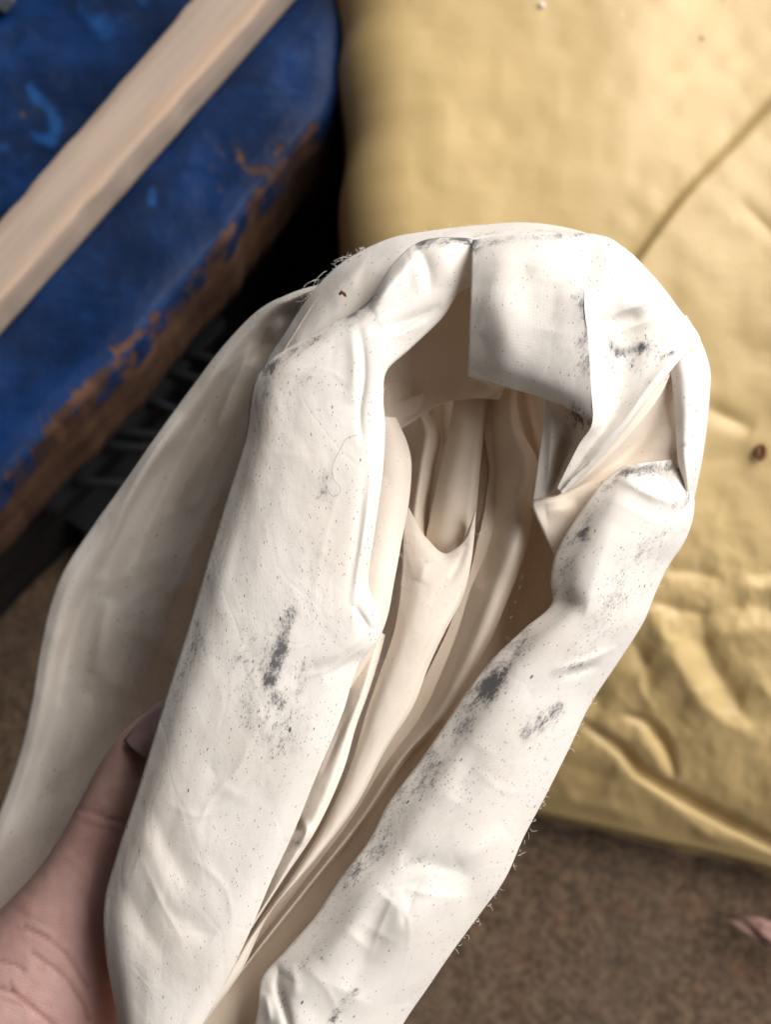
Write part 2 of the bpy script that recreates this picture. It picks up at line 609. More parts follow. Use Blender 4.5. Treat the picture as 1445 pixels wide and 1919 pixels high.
# ------------------------------------------------------------------ ground
n = 260
gx = np.concatenate([[-6, -2, -0.8], np.linspace(-0.40, 0.50, n), [0.9, 2, 6]])
gy = np.concatenate([[-6, -2, -0.8], np.linspace(-0.30, 0.62, n), [1.0, 2, 6]])
X, Y = np.meshgrid(gx, gy)
Zg = 0.0011 * fbm(X * 150, Y * 150, 3, 3) + 0.0022 * fbm(X * 14, Y * 14, 9, 2) - 0.003
ground = link_mesh("ground", grid_mesh("ground", np.stack([X, Y, Zg], -1)), M_GROUND)
tag(ground, "brown gritty earth ground with mottled tufts under the bundle", kind='structure')

# ------------------------------------------------------------------ added unseen boards, put up only to shade the left side
shade_blocker = empty("unseen_shade_blocker", (-0.48, 0, 0), "added dark boards out of view at left, blocking light from the cloth and hand", "shade_blocker")
bm = bmesh.new()
prism_bm(bm, [Vector(p) for p in ((0, 0.002, -0.02), (0.018, 0.002, -0.02), (0.018, 0.138, -0.02), (0, 0.138, -0.02))],
         [Vector(p) for p in ((0, 0.002, 1.72), (0.018, 0.002, 1.72), (0.018, 0.138, 1.72), (0, 0.138, 1.72))])
mp = bm_mesh("plank", bm)
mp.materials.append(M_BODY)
bm = bmesh.new()
prism_bm(bm, [Vector(p) for p in ((-0.1, 0.001, 1.725), (1.05, 0.001, 1.775), (1.05, 0.279, 1.775), (-0.1, 0.279, 1.725))],
         [Vector(p) for p in ((-0.1, 0.001, 1.74), (1.05, 0.001, 1.79), (1.05, 0.279, 1.79), (-0.1, 0.279, 1.74))])
mr = bm_mesh("top_blocker_board", bm)
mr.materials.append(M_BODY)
for name, me_, stepy, cnt in (("plank", mp, 0.14, 24), ("top_blocker_board", mr, 0.28, 12)):
    for k_ in range(cnt):
        o = bpy.data.objects.new(name, me_)
        COL.objects.link(o)
        o.parent = shade_blocker
        o.location = (random.uniform(-0.003, 0.003), -1.68 + k_ * stepy, 0)

for k_ in range(6):                     # added short row of light-blocking planks at the near end
    o = bpy.data.objects.new("plank", mp)
    COL.objects.link(o)
    o.parent = shade_blocker
    o.rotation_euler = (0, 0, -math.pi / 2)
    o.location = (0.03 + k_ * 0.14, -0.85 + random.uniform(-0.003, 0.003), 0)

# ------------------------------------------------------------------ blue chest with its worn lid
ZB = 14.0
def lerp2(a, b, t): return (a[0] + (b[0] - a[0]) * t, a[1] + (b[1] - a[1]) * t)
EDGE = [(640, -260), (641, -120), (642, 20), (640, 110), (630, 176), (598, 226), (570, 258), (498, 346), (410, 456), (309, 573), (248, 646), (197, 700), (100, 800), (0, 905), (-160, 1085)]
chest = empty("blue_chest", G(150, 300, 0), "old chest with scuffed blue painted lid and worn brown edge, beside the yellow tarp", "chest")
E3 = np.array([G(x, y, ZB) for x, y in EDGE])
ne = 220
Ed = crom(E3, ne)
out = np.array((G(648, 600, ZB) - G(400, 300, ZB)))
along = E3[-1] - E3[5]
along /= np.linalg.norm(along)
outn = np.cross(along, (0, 0, 1.0))
if outn[0] < 0: outn = -outn
prof = [(-46, 0), (-30, 0), (-20, 0), (-14, 0)] + [(-12 + 11.2 * k / 60, 0) for k in range(60)]
R_ = 0.4
prof += [(-R_ + R_ * math.sin(a), -R_ + R_ * math.cos(a)) for a in np.linspace(0.1, math.pi / 2, 9)]
prof += [(0.0, -1.1), (0.0, -1.4)]
prof = np.array(prof) / 100
irr = 0.0009 * fbm(np.arange(ne) * 0.12, np.zeros(ne), 5, 3)
Vt = Ed[:, None, :] + outn * (prof[None, :, 0, None] + irr[:, None, None]) + np.array((0, 0, 1.0)) * prof[None, :, 1, None]
Vt[..., 2] += 0.0010 * fbm(Vt[..., 0] * 28, Vt[..., 1] * 28, 2, 3) * np.clip(-prof[None, :, 0] * 120, 0, 1)
# wear, and sky reflections painted as pale marks, placed on the lid surface
def on_lid(pts): return [tuple(G(x, y, ZB))[:2] for x, y in pts]
wear = np.zeros(Vt.shape[:2]); pale = np.zeros(Vt.shape[:2])
pxs = 40 * 0.8 / 1919 / 100
WEAR = [([(590, 232), (540, 290), (480, 365), (430, 430), (390, 480)], 8, 0.42),
        ([(440, 268), (455, 300), (468, 330)], 9, 1.0), ([(468, 335), (500, 318)], 8, 0.8), ([(528, 275), (515, 290)], 8, 0.75),
        ([(385, 250), (420, 290)], 6, 0.75), ([(348, 325), (372, 362)], 5, 0.7), ([(398, 312)], 7, 0.8), ([(408, 345), (440, 385)], 4, 0.45),
        ([(390, 480), (330, 550), (270, 615), (215, 660)], 7, 0.42), ([(225, 655), (200, 690), (120, 770), (60, 835)], 18, 0.42),
        ([(140, 735), (100, 800)], 18, 0.4), ([(43, 215)], 9, 1.1), ([(60, 880), (0, 940)], 24, 0.8)]
PALE = [([(55, 165), (70, 185)], 14, 1.0), ([(95, 205), (108, 240)], 15, 0.9), ([(60, 255), (95, 268)], 13, 1.0), ([(20, 200), (30, 230)], 15, 0.6),
        ([(285, 355), (285, 380)], 12, 1.1), ([(150, 15), (190, 60)], 18, 0.55), ([(10, 280)], 16, 0.9), ([(200, 20), (215, 80)], 25, 0.35),
        ([(270, 5)], 14, 0.8), ([(335, 450)], 9, 0.6), ([(260, 480), (300, 510)], 16, 0.35), ([(50, 300)], 12, 0.7), ([(520, 60), (560, 110)], 20, 0.3)]
PALE = [(p, w_ * 1.5, a * 0.62) for p, w_, a in PALE]
for lst, arr in ((WEAR, wear), (PALE, pale)):
    for pts, wd, amp in lst:
        q = on_lid(pts)
        if len(q) == 1: q = [q[0], (q[0][0] + 1e-4, q[0][1])]
        arr += amp * np.exp(-(seg_dist(Vt[..., 0], Vt[..., 1], q) / (wd * pxs)) ** 2)
wear += 0.36 * np.exp(-((prof[None, :, 0] + 0.001) / 0.003) ** 2)
lid = link_mesh("lid", grid_mesh("lid", Vt, {"wear": wear, "pale": pale}), M_BLUE, chest)
# brown side board below the lid edge
sp = np.array([(-0.12, -1.4), (-0.12, -1.6), (-0.10, -2.2), (-0.14, -3.0), (-0.2, -4.0), (-0.35, -4.8), (-0.7, -5.1), (-3, -5.15)]) / 100
Vs = Ed[:, None, :] + outn * (sp[None, :, 0, None] + irr[:, None, None]) + np.array((0, 0, 1.0)) * sp[None, :, 1, None]
Vs += outn * (0.0007 * fbm(np.arange(ne) * 0.3, np.zeros(ne), 8, 3))[:, None, None] * np.linspace(0, 1, len(sp))[None, :, None]
link_mesh("side_board", grid_mesh("side_board", Vs), M_SIDE, chest)
# recessed body down to the ground
b0, b1 = np.array(G(-160, 1322, 0)), np.array(G(690, 440, 0))
bm = bmesh.new()
inn = np.array((-outn[0], -outn[1], 0)) * 0.40
lo = [Vector(b0), Vector(b1), Vector(b1 + inn), Vector(b0 + inn)]
prism_bm(bm, [p + Vector((0, 0, -0.004)) for p in lo], [p + Vector((0, 0, ZB / 100 - 0.045)) for p in lo])
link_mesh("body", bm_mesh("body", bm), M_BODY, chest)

# ------------------------------------------------------------------ pine batten on the lid
HB = 1.62
tl0, tl1 = (355 + 0.866 * 150, -150), (-0.866 * 210, 410 + 210)
tr0, tr1 = (500 + 0.893 * 150, -150), (-0.893 * 210, 560 + 210)
c = [np.array(G(*p, ZB + HB)) for p in (tl0, tr0, tr1, tl1)]
batten = empty("pine_batten", Vector((c[0] + c[2]) / 2 - np.array((0, 0, HB / 100))), "raw planed pine batten lying diagonally across the blue chest lid", "batten")
nb_ = 160
Lc = np.linspace(0, 1, nb_)
bev = 0.0011
rows = []
for t in Lc:
    a = c[0] * (1 - t) + c[3] * t
    b_ = c[1] * (1 - t) + c[2] * t
    wv = (b_ - a); wl = np.linalg.norm(wv); wv = wv / wl
    h = HB / 100
    k = 0.0005 * np.array([vnoise(np.array([t * 26.0]), np.array([q * 1.7]), 4)[0] for q in range(4)])
    up = np.array((0, 0, 1.0))
    ring = [a + up * (-h + 0.001), a + up * (-bev) + wv * k[0], a + wv * (bev + k[0]), a + wv * wl * 0.3, a + wv * wl * 0.6, a + wv * wl * 0.85,
            b_ - wv * (bev * 1.0 + k[1]), b_ - up * bev * 0.35 - wv * (bev * 0.3 + k[1]), b_ + up * (-bev * 1.2) - wv * k[1],
            b_ + up * (-h * 0.5) + wv * k[2], b_ + up * (-h * 0.8) + wv * k[2], b_ + up * (-h + 0.001)]
    rows.append(ring)
Vb = np.array(rows)
tint = np.tile(np.array([0, .1, .1, .15, .35, .75, .95, .9, .55, .1, .0, 0.])[None, :], (nb_, 1))
rest = np.zeros(Vb.shape)
rest[..., 0] = (Lc * np.linalg.norm(c[3] - c[0]) * 100)[:, None]
rest[..., 1] = np.array([0, .2, .3, .8, 1.2, 1.5, 1.7, 1.75, 1.9, 2.4, 2.8, 3.3])[None, :]
link_mesh("board", grid_mesh("board", Vb, {"tint": tint, "rest": rest}, smooth=False, wrap=True), M_BATTEN, batten)

# ------------------------------------------------------------------ black crate in the gap
crate = empty("black_crate", G(260, 800, 0), "black plastic crate half hidden in the dark gap beside the grey trailing cloth", "crate")
def bar(name, p0, p1, wd, ht, parent, mat):
    d = (p1 - p0).normalized()
    s = d.cross(Vector((0, 0, 1))).normalized() * wd / 2
    bm = bmesh.new()
    u = Vector((0, 0, ht))
    prism_bm(bm, [p0 - s, p1 - s, p1 + s, p0 + s], [p0 - s * .8 + u, p1 - s * .8 + u, p1 + s * .8 + u, p0 + s * .8 + u])
    bmesh.ops.bevel(bm, geom=list(bm.edges), offset=min(wd, ht) * 0.18, segments=2, affect='EDGES')
    return link_mesh(name, bm_mesh(name, bm), mat, parent)
for (x0, y0, x1, y1) in [(196, 838, 330, 850), (218, 812, 345, 826), (280, 752, 395, 800), (310, 698, 430, 730), (330, 660, 450, 690), (150, 905, 280, 915)]:
    bar("slat", G(x0, y0, 6.0), G(x1, y1, 6.0), 0.0035, 0.004, crate, M_BLACK)
bar("rail", G(90, 960, 5.2), G(420, 610, 5.2), 0.008, 0.008, crate, M_BLACK)
bar("base_panel", G(170, 1010, 2.0), G(500, 620, 2.0), 0.05, 0.004, crate, M_BLACK)

# ------------------------------------------------------------------ yellow tarp bundle
def zmesh(rows, nv, nu, strokes, noises):
    K = np.array(rows, float)
    g = crom(K, nv)
    g = crom(g.transpose(1, 0, 2), nu).transpose(1, 0, 2)
    PX, PY, Z = g[..., 0], g[..., 1], g[..., 2].copy()
    dz = stroke_sum(PX, PY, strokes, True)
    for f in noises: dz = dz + f(PX, PY)
    q = np.clip((1 - np.linspace(0, 1, nv)) / 0.018, 0, 1)[:, None]
    Z += dz * q * q * (3 - 2 * q)
    return np.array(cam_to_world(px_to_cam(np.stack([PX, PY, depth_at(PX, PY, Z)], -1)))), PX, PY
TZ = 16.0
rowsT = []
for py, z in [(-400, 16.4), (-100, 16.2), (200, 15.8), (500, 14.8), (800, 12.6), (1000, 10.5), (1150, 8.6), (1290, 6.2), (1390, 4.2), (1450, 2.7), (1490, 1.6)]:
    f = (py + 400) / 1890
    lx = {-400: 742, -100: 746, 200: 755, 500: 770}.get(py, 785)
    # lower edge runs down to the right
    sk = max(0, (py - 900) / 545)
    rowsT.append([(lx + 8, py - 45 * sk, z), (lx + 60, py - 36 * sk, z + 0.1), (960, py + 10 * sk, z + .2), (1150, py + 53 * sk, z + .3), (1400, py + 107 * sk, z), (1650, py + 160 * sk, z), (1950, py + 225 * sk, z - 0.2)])
TS = [([(1460, 250), (1400, 320), (1330, 400), (1270, 480)], 40, 0.03),
      ([(1480, 470), (1420, 410), (1380, 370)], 16, -0.14), ([(1310, 755), (1370, 785), (1415, 806)], 18, -0.26), ([(1290, 868), (1440, 850)], 26, -0.12),
      ([(1220, 1070), (1300, 1072), (1360, 1090)], 15, -0.2), ([(1390, 1078), (1540, 1074)], 17, -0.2), ([(1370, 1102), (1540, 1098)], 16, 0.14),
      ([(1210, 1126), (1290, 1146), (1330, 1155)], 15, -0.26), ([(1340, 1140), (1420, 1136), (1540, 1150)], 22, -0.22), ([(1310, 1195), (1380, 1186), (1480, 1180)], 24, 0.16),
      ([(1185, 1120), (1245, 1195), (1280, 1260), (1320, 1325), (1380, 1365), (1440, 1400)], 32, 0.50), ([(1312, 1140), (1318, 1185), (1325, 1225), (1360, 1285), (1410, 1360)], 24, -0.42),
      ([(1170, 1180), (1205, 1240), (1220, 1310)], 16, -0.26), ([(1225, 1225), (1200, 1280), (1230, 1340)], 10, 0.14),
      ([(1085, 1350), (1135, 1385), (1170, 1408), (1195, 1442), (1240, 1470), (1330, 1520), (1445, 1580), (1600, 1664)], 9, -1.0),
      ([(1150, 1432), (1235, 1490), (1290, 1535), (1350, 1582), (1445, 1618), (1600, 1690)], 22, 0.30),
      ([(1160, 1338), (1215, 1356), (1240, 1385), (1256, 1420), (1266, 1465)], 9, -0.5), ([(1190, 1370), (1222, 1410), (1250, 1455)], 14, 0.18),
      ([(1270, 1330), (1320, 1370), (1380, 1460)], 40, 0.14), ([(1400, 1240), (1470, 1340)], 26, 0.18), ([(1050, 1430), (1180, 1468)], 18, -0.14), ([(1030, 1495), (1170, 1520)], 16, 0.12), ([(1100, 1265), (1130, 1340)], 22, -0.18)]
TS = TS[:1] + [(p, w_ * 1.15, a * (0.72 if w_ > 9.5 else 0.9)) for p, w_, a in TS[1:]]
def nz1(PX, PY): return 0.10 * fbm(PX / 170, PY / 170, 21, 3)
def nz2(PX, PY): return (0.07 * (1 - np.abs(fbm(PX / 95 + 0.4 * PY / 95, PY / 120, 31, 3))) + 0.03 * fbm(PX / 28, PY / 28, 41, 2)) * np.clip((PY - 880) / 250, 0, 1)
FOLD = crom(np.array([(1560, 60), (1445, 196), (1380, 266), (1300, 348), (1195, 486), (1090, 640)], float), 60)
def nz3(PX, PY):                        # the long fold: the lower right layer lies over the upper left one
    fy = np.interp(PX, FOLD[::-1, 0], FOLD[::-1, 1])
    sd = (PY - fy) * 0.66
    return 0.34 / (1 + np.exp(-np.clip(sd / 3.5, -30, 30))) * np.exp(-np.clip(sd, 0, None) / 120) * np.clip((PX - 1090) / 80, 0, 1)
VT, TPX, TPY = zmesh(rowsT, 420, 330, TS, [nz1, nz2, nz3])
VT0 = VT.copy()
def tarp_z(px, py):
    q = np.argmin((TPX - px) ** 2 + (TPY - py) ** 2)
    return float(VT0[..., 2].reshape(-1)[q]) * 100
# roll the left and the lower border down to the ground
def roll_edge(V, rad, side):
    if side == 'L': V = V[:, ::-1]
    if side == 'B': V = V.transpose(1, 0, 2)
    e = V[:, -1]; p = V[:, -6]
    u = e - p; u[:, 2] = 0
    u = np.array([np.convolve(np.pad(u[:, k], 10, 'edge'), np.ones(21) / 21, 'valid') for k in range(3)]).T
    u /= np.linalg.norm(u, axis=1)[:, None]
    r = np.minimum(rad, e[:, 2:3] * 0.45) if not hasattr(rad, 'shape') else rad[:, None]
    cols = []
    h = e - p
    a0 = np.clip(np.arctan2(-h[:, 2], np.hypot(h[:, 0], h[:, 1])), -0.2, 1.3)
    a0 = np.convolve(np.pad(a0, 8, 'edge'), np.ones(17) / 17, 'valid')[:, None]
    for f in np.linspace(0.06, 1, 14):
        a = a0 + (math.pi / 2 - a0) * f
        cols.append(e + u * r * (np.sin(a) - np.sin(a0)) + np.array((0, 0, 1.0)) * (-r * (np.cos(a0) - np.cos(a))))
    z0 = cols[-1][:, 2:3]
    ii = np.arange(len(e))
    for f in np.linspace(0.1, 1, 14):
        wob = 0.0012 * math.sin(f * math.pi) * vnoise(ii * 0.05, np.full(len(e), f * 4), 77)[:, None]
        cols.append(cols[13] * np.array((1, 1, 0)) + u * wob + np.array((0, 0, 1.0)) * (z0 * (1 - f) - 0.003 * f))
    V = np.concatenate([V, np.stack(cols, 1)], 1)
    if side == 'L': V = V[:, ::-1]
    if side == 'B': V = V.transpose(1, 0, 2)
    return V
VT = roll_edge(VT, 0.026, 'L')
VT = roll_edge(VT, 0.012, 'B')
tarp = tag(link_mesh("tarp_bundle", grid_mesh("tarp_bundle", VT), M_TARP), "folded mustard yellow waxed canvas tarp lying on the brown ground behind the cloth", "tarp")

# ------------------------------------------------------------------ the cloth
cloth = empty("folded_cloth", W(760, 1100, 26), "cream cotton cloth with black smudges, folded into a loose roll and gripped by the hand", "cloth")
SEED = [100]

def ring2(edges, prof, d):
    """rows of two traced edges plus a depth profile across -> rows of keys"""
    out = []
    for i, e in enumerate(edges):
        lx, ly, rx, ry = e[:4]
        dd = e[4] if len(e) > 4 else d
        k = e[5] if len(e) > 5 else 1.0
        out.append([(lx + (rx - lx) * t, ly + (ry - ly) * t, dd + k * o) for t, o in prof])
    return out


def curl_cols(C, r, turn, length, nseg=9):
    """C: camera-space grid; roll the last column away from the camera, keeping the traced silhouette"""
    m0 = C.shape[1]
    e = C[:, -1]; p = C[:, -4] if m0 > 4 else C[:, 0]
    u = (e - p)[:, :2]
    u = np.stack([np.convolve(np.pad(u[:, k], 6, 'edge'), np.ones(13) / 13, 'valid') for k in range(2)], 1) if len(u) > 14 else u
    u /= np.linalg.norm(u, axis=1)[:, None] + 1e-9
    sl = (e - p)[:, 2] / (np.linalg.norm((e - p)[:, :2], axis=1) + 1e-6)
    a0 = np.clip(np.arctan(sl), -0.6, 1.3)            # start at the slope the sheet already has
    width = np.linalg.norm(C[:, -1] - C[:, 0], axis=1)
    rr = np.minimum(r, 0.3 * width)
    out = rr * (1 - np.sin(a0)) if turn >= 90 else rr * (math.sin(math.radians(turn)) - np.sin(a0))
    fall = np.linspace(0, 1, m0)[None, :, None] ** 5
    C = C.copy()
    C[..., :2] -= (u * out[:, None])[:, None, :] * fall
    e = C[:, -1]
    cols = []
    for k in range(1, nseg + 1):
        a = a0 + (math.radians(turn) - a0) * k / nseg
        du = rr * (np.sin(a) - np.sin(a0)); dz = rr * (np.cos(a0) - np.cos(a))
        cols.append(np.concatenate([e[:, :2] + u * du[:, None], (e[:, 2] + dz)[:, None]], 1))
    if length > 0:
        a = math.radians(turn)
        last = cols[-1]
        ll = np.minimum(length, 0.7 * width)[:, None]
        for f in (0.15, 0.35, 0.6, 1.0):
            cols.append(np.concatenate([last[:, :2] + u * (math.cos(a) * ll * f), last[:, 2:3] + math.sin(a) * ll * f], 1))
    return np.concatenate([C, np.stack(cols, 1)], 1)


def patch(name, rows, curl=None, step=4.0, strokes=(), dirt=(), wr=(0.018, 1.2), bounce_clean=0.0, parent=None, aniso=(1, 1), fade=''):
    K = np.array(rows, float)
    Lr = max(np.abs(np.diff(K[:, k, :2], axis=0)).sum(0).max() for k in range(K.shape[1]))
    Lc = max(np.abs(np.diff(K[k, :, :2], axis=0)).sum(0).max() for k in range(K.shape[0]))
    nv = int(np.clip(Lr / step, 12, 520)); nu = int(np.clip(Lc / step, 10, 260))
    g = crom(K, nv)
    g = crom(g.transpose(1, 0, 2), nu).transpose(1, 0, 2)
    PX, PY, D = g[..., 0].copy(), g[..., 1].copy(), g[..., 2].copy()
    # sheet coordinates in cm
    C0 = px_to_cam(np.stack([PX, PY, D], -1))
    du = np.linalg.norm(np.diff(C0, axis=1, prepend=C0[:, :1]), axis=2).cumsum(1)
    dv = np.linalg.norm(np.diff(C0, axis=0, prepend=C0[:1]), axis=2).cumsum(0)
    du = du - du[:, du.shape[1] // 2][:, None]
    s = SEED[0]; SEED[0] += 11
    off = (s * 3.7) % 50
    D0 = D.copy()
    D -= stroke_sum(PX, PY, strokes, True)
    if wr[0]:
        D -= wr[0] * fbm(du / wr[1] * aniso[0] + off, dv / wr[1] * aniso[1] + off, s, 3)
        D -= wr[0] * 0.35 * (1 - 2 * np.abs(vnoise(du / wr[1] * 1.7 + dv / wr[1] * 0.8 + off, dv / wr[1] * 0.6, s + 5)))
    if fade:                            # no change along a border shared with the next piece
        tu, tv = np.linspace(0, 1, nu)[None, :], np.linspace(0, 1, nv)[:, None]
        f = np.ones(D.shape)
        for c_ in fade:
            q = {'L': tu, 'R': 1 - tu, 'T': tv, 'B': 1 - tv}[c_] + 0 * f
            q = np.clip(q / 0.16, 0, 1)
            f = f * q * q * (3 - 2 * q)
        D = D0 + (D - D0) * f
    dm = stroke_sum(PX, PY, [(p, w_ * 1.3, a * 0.86) for p, w_, a in dirt])
    C = px_to_cam(np.stack([PX, PY, D], -1))
    rest = np.stack([du + off, dv + off, np.zeros_like(du)], -1)
    for side, val in (curl or {}).items():
        r, turn, length = val
        def orient(A):
            if side == 'L': return A[:, ::-1]
            if side == 'T': return np.swapaxes(A, 0, 1)[:, ::-1]
            if side == 'B': return np.swapaxes(A, 0, 1)
            return A
        def back(A):
            if side == 'L': return A[:, ::-1]
            if side == 'T': return np.swapaxes(A[:, ::-1], 0, 1)
            if side == 'B': return np.swapaxes(A, 0, 1)
            return A
        Co = orient(C)
        m0 = Co.shape[1]
        Co = curl_cols(Co, r, turn, length)
        ex = Co.shape[1] - m0
        Ro = orient(rest)
        st = np.linalg.norm(np.diff(Co[:, m0 - 1:], axis=1), axis=2).cumsum(1)
        ru = Ro[:, -1] - Ro[:, -2]
        ru = ru / (np.linalg.norm(ru, axis=1)[:, None] + 1e-9)
        Ro = np.concatenate([Ro, Ro[:, -1:, :] + ru[:, None, :] * st[..., None]], 1)
        Do = orient(dm)
        Do = np.concatenate([Do, Do[:, -1:] * np.linspace(1, 0.2, ex)[None, :]], 1)
        C, rest, dm = back(Co), back(Ro), back(Do)
    V = cam_to_world(C)
    me = grid_mesh(name, V, {"rest": rest, "dirt": dm, "bounce_clean": np.full(dm.shape, bounce_clean)})
    return link_mesh(name, me, M_CLOTH, parent or cloth)


# --- long left panel that bends over into the arch
eA = [(960, 455, 965, 545, 25.7, .4), (900, 447, 912, 535, 25.1, .4), (868, 443, 880, 537, 24.75, .5), (775, 456, 822, 603, 24.4, .5), (735, 494, 772, 650, 24.3, .5), (690, 562, 728, 690, 24.1, .6), (600, 616, 719, 740, 24.0, .7),
      (492, 686, 722, 800, 23.95, .9), (455, 830, 716, 900, 23.9, 1), (420, 942, 702, 1000, 23.9, 1), (384, 1060, 691, 1092, 23.9, 1), (345, 1190, 712, 1192, 23.9, 1),
      (322, 1262, 672, 1248, 23.9, 1), (300, 1332, 643, 1335, 23.9, 1), (255, 1480, 590, 1462, 24.0, 1), (215, 1602, 546, 1570, 24.1, 1), (192, 1685, 508, 1652, 24.2, 1),
      (193, 1780, 460, 1765, 24.3, 1), (210, 1880, 402, 1880, 24.5, 1), (225, 1960, 355, 1965, 24.6, 1), (235, 2060, 310, 2060, 24.8, 1)]
pA = [(0, 0.62), (0.1, 0.30), (0.28, 0.08), (0.5, 0.0), (0.72, 0.0), (0.9, 0.05), (1, 0.16)]
stA = [([(668, 603), (680, 650), (683, 720), (676, 775), (684, 840)], 7, -0.05), ([(655, 600), (664, 680), (660, 760)], 14, 0.05),
       ([(215, 1590), (262, 1570), (300, 1640), (345, 1725)], 38, 0.045), ([(275, 1500), (318, 1600), (365, 1680)], 34, -0.06), ([(290, 1690), (340, 1720), (400, 1760)], 38, -0.06), ([(220, 1650), (260, 1720), (310, 1800)], 36, -0.10),
       ([(402, 1440), (430, 1482), (480, 1500)], 22, 0.02), ([(385, 1420), (415, 1475)], 16, -0.015), ([(700, 1180), (640, 1222), (590, 1245)], 16, 0.05), ([(690, 1225), (610, 1270)], 14, -0.05),
       ([(702, 870), (686, 1000), (668, 1120), (664, 1190)], 6, 0.035), ([(690, 870), (674, 1000), (655, 1130)], 9, -0.03), ([(664, 1130), (700, 1185)], 7, -0.06),
       ([(690, 575), (735, 528), (770, 480)], 24, 0.16), ([(768, 455), (778, 500), (790, 545)], 16, 0.06), ([(778, 450), (800, 500), (806, 550)], 13, -0.09), ([(820, 450), (840, 500), (845, 540)], 22, 0.05),
       ([(690, 620), (760, 605), (830, 575)], 12, -0.10), ([(730, 640), (800, 600)], 12, 0.06), ([(560, 1080), (500, 1300), (430, 1500)], 40, 0.05), ([(470, 900), (420, 1150)], 30, -0.05), ([(560, 700), (540, 850)], 40, -0.05)]
diA = [([(492, 690), (600, 622), (660, 582), (690, 558)], 8, 0.7), ([(655, 605), (690, 570), (700, 550)], 13, 0.62), ([(505, 690), (492, 740)], 10, 0.55),
       ([(782, 452), (830, 450), (862, 437), (884, 456)], 9, 1.35), ([(830, 446), (866, 440)], 8, 1.0), ([(545, 1150), (528, 1200), (515, 1245)], 10, 0.8), ([(528, 1215), (512, 1258)], 9, 0.85), ([(504, 1277)], 9, 1.5), ([(520, 1310), (522, 1355)], 11, 0.8), ([(572, 1245), (562, 1290)], 9, 0.7),
       ([(450, 1250), (470, 1330), (510, 1390)], 26, 0.36), ([(610, 880), (606, 930)], 9, 0.5), ([(590, 1000), (568, 1150)], 26, 0.2), ([(470, 830), (430, 960), (390, 1080)], 14, 0.25), ([(380, 1080), (350, 1220), (318, 1330)], 14, 0.34),
       ([(545, 1575), (535, 1640)], 10, 0.2), ([(360, 1160), (372, 1230)], 14, 0.3), ([(330, 1650), (340, 1700)], 10, 0.2), ([(560, 720), (520, 790)], 26, 0.22), ([(680, 640), (676, 700)], 5, 0.35), ([(480, 1220), (560, 1360)], 40, 0.22)]
stA += [([(470, 1385), (446, 1440), (400, 1490), (362, 1570)], 5, 0.022), ([(255, 1600), (300, 1690), (345, 1770)], 5, 0.025), ([(560, 1270), (620, 1255), (700, 1200)], 4, 0.03), ([(520, 700), (600, 690), (660, 720)], 5, 0.012),
        ([(350, 1600), (420, 1660), (440, 1740)], 6, 0.02), ([(640, 900), (600, 1050), (585, 1180)], 5, 0.012), ([(300, 1500), (370, 1530), (450, 1500)], 5, 0.014), ([(700, 570), (720, 610), (770, 640)], 4, 0.03), ([(760, 480), (752, 540), (730, 580)], 4, 0.025)]
stA = stA[:-9] + [(p, w_ * 1.3, a * 0.6) for p, w_, a in stA[-9:]]
diA += [([(500, 700), (440, 950), (370, 1200), (310, 1400)], 40, 0.16), ([(660, 830), (640, 1000), (600, 1180)], 50, 0.14), ([(480, 1200), (540, 1350), (480, 1450)], 60, 0.2), ([(600, 620), (560, 700)], 30, 0.2)]
patch("outer_fold", ring2(eA, pA, 24), curl={'L': (0.22, 150, 0.7), 'R': (0.09, 170, 1.3)}, strokes=stA, dirt=diA, wr=(0.013, 1.3), step=3.4)

# --- band of the outer wrap seen behind the left panel and over the top
eB = [(1165, 462, 1130, 520), (1110, 438, 1090, 500), (1000, 415, 1000, 500), (890, 420, 890, 505), (800, 431, 810, 520), (740, 441, 775, 545), (680, 466, 740, 580), (630, 497, 705, 620), (588, 540, 660, 660), (553, 590, 610, 700), (524, 636, 570, 740), (500, 672, 540, 780), (488, 712, 510, 840), (470, 790, 500, 900)]
pB = [(0, 0.9), (0.2, 0.3), (0.5, 0.0), (0.8, 0.15), (1, 0.5)]
patch("wrap_band", ring2(eB, pB, 25.3), curl={'L': (0.35, 150, 1.6)}, dirt=[([(1110, 436), (1000, 432), (890, 440)], 6, 0.55), ([(700, 452), (640, 490)], 6, 0.3)], wr=(0.03, 1.0),
      strokes=[([(700, 470), (610, 560)], 14, 0.05), ([(760, 450), (880, 430)], 10, 0.04), ([(550, 600), (520, 650)], 10, 0.06)])

# --- front flap hanging over the opening
rD = [[(886, 449, 24.9), (940, 440, 24.8), (1000, 436, 24.8), (1060, 436, 24.9), (1112, 438, 25.1)],
      [(885, 480, 24.25), (940, 474, 24.0), (1000, 472, 24.0), (1060, 478, 24.1), (1106, 490, 24.2)],
      [(883, 540, 23.95), (940, 540, 23.66), (1000, 540, 23.66), (1055, 542, 23.6), (1096, 546, 23.55)],
      [(881, 610, 23.95), (940, 618, 23.6), (1000, 628, 23.5), (1060, 640, 23.35), (1104, 650, 23.3)],
      [(879, 668, 24.1), (935, 688, 23.75), (990, 706, 23.6), (1055, 726, 23.4), (1109, 735, 23.25)],
      [(878, 703, 24.3), (940, 722, 24.05), (1000, 740, 23.9), (1062, 762, 23.6), (1111, 790, 23.3)]]
diD = [([(890, 460), (960, 447), (1040, 442), (1108, 438)], 6, 0.8), ([(884, 450), (886, 466)], 9, 1.2), ([(1095, 545), (1098, 600), (1106, 680)], 7, 0.55), ([(1088, 640), (1100, 710)], 12, 0.62), ([(1082, 560), (1090, 580)], 12, 0.45), ([(1060, 640), (1056, 720)], 18, 0.25), ([(1075, 765), (1105, 785)], 9, 0.7), ([(1000, 470)], 5, 0.5)]
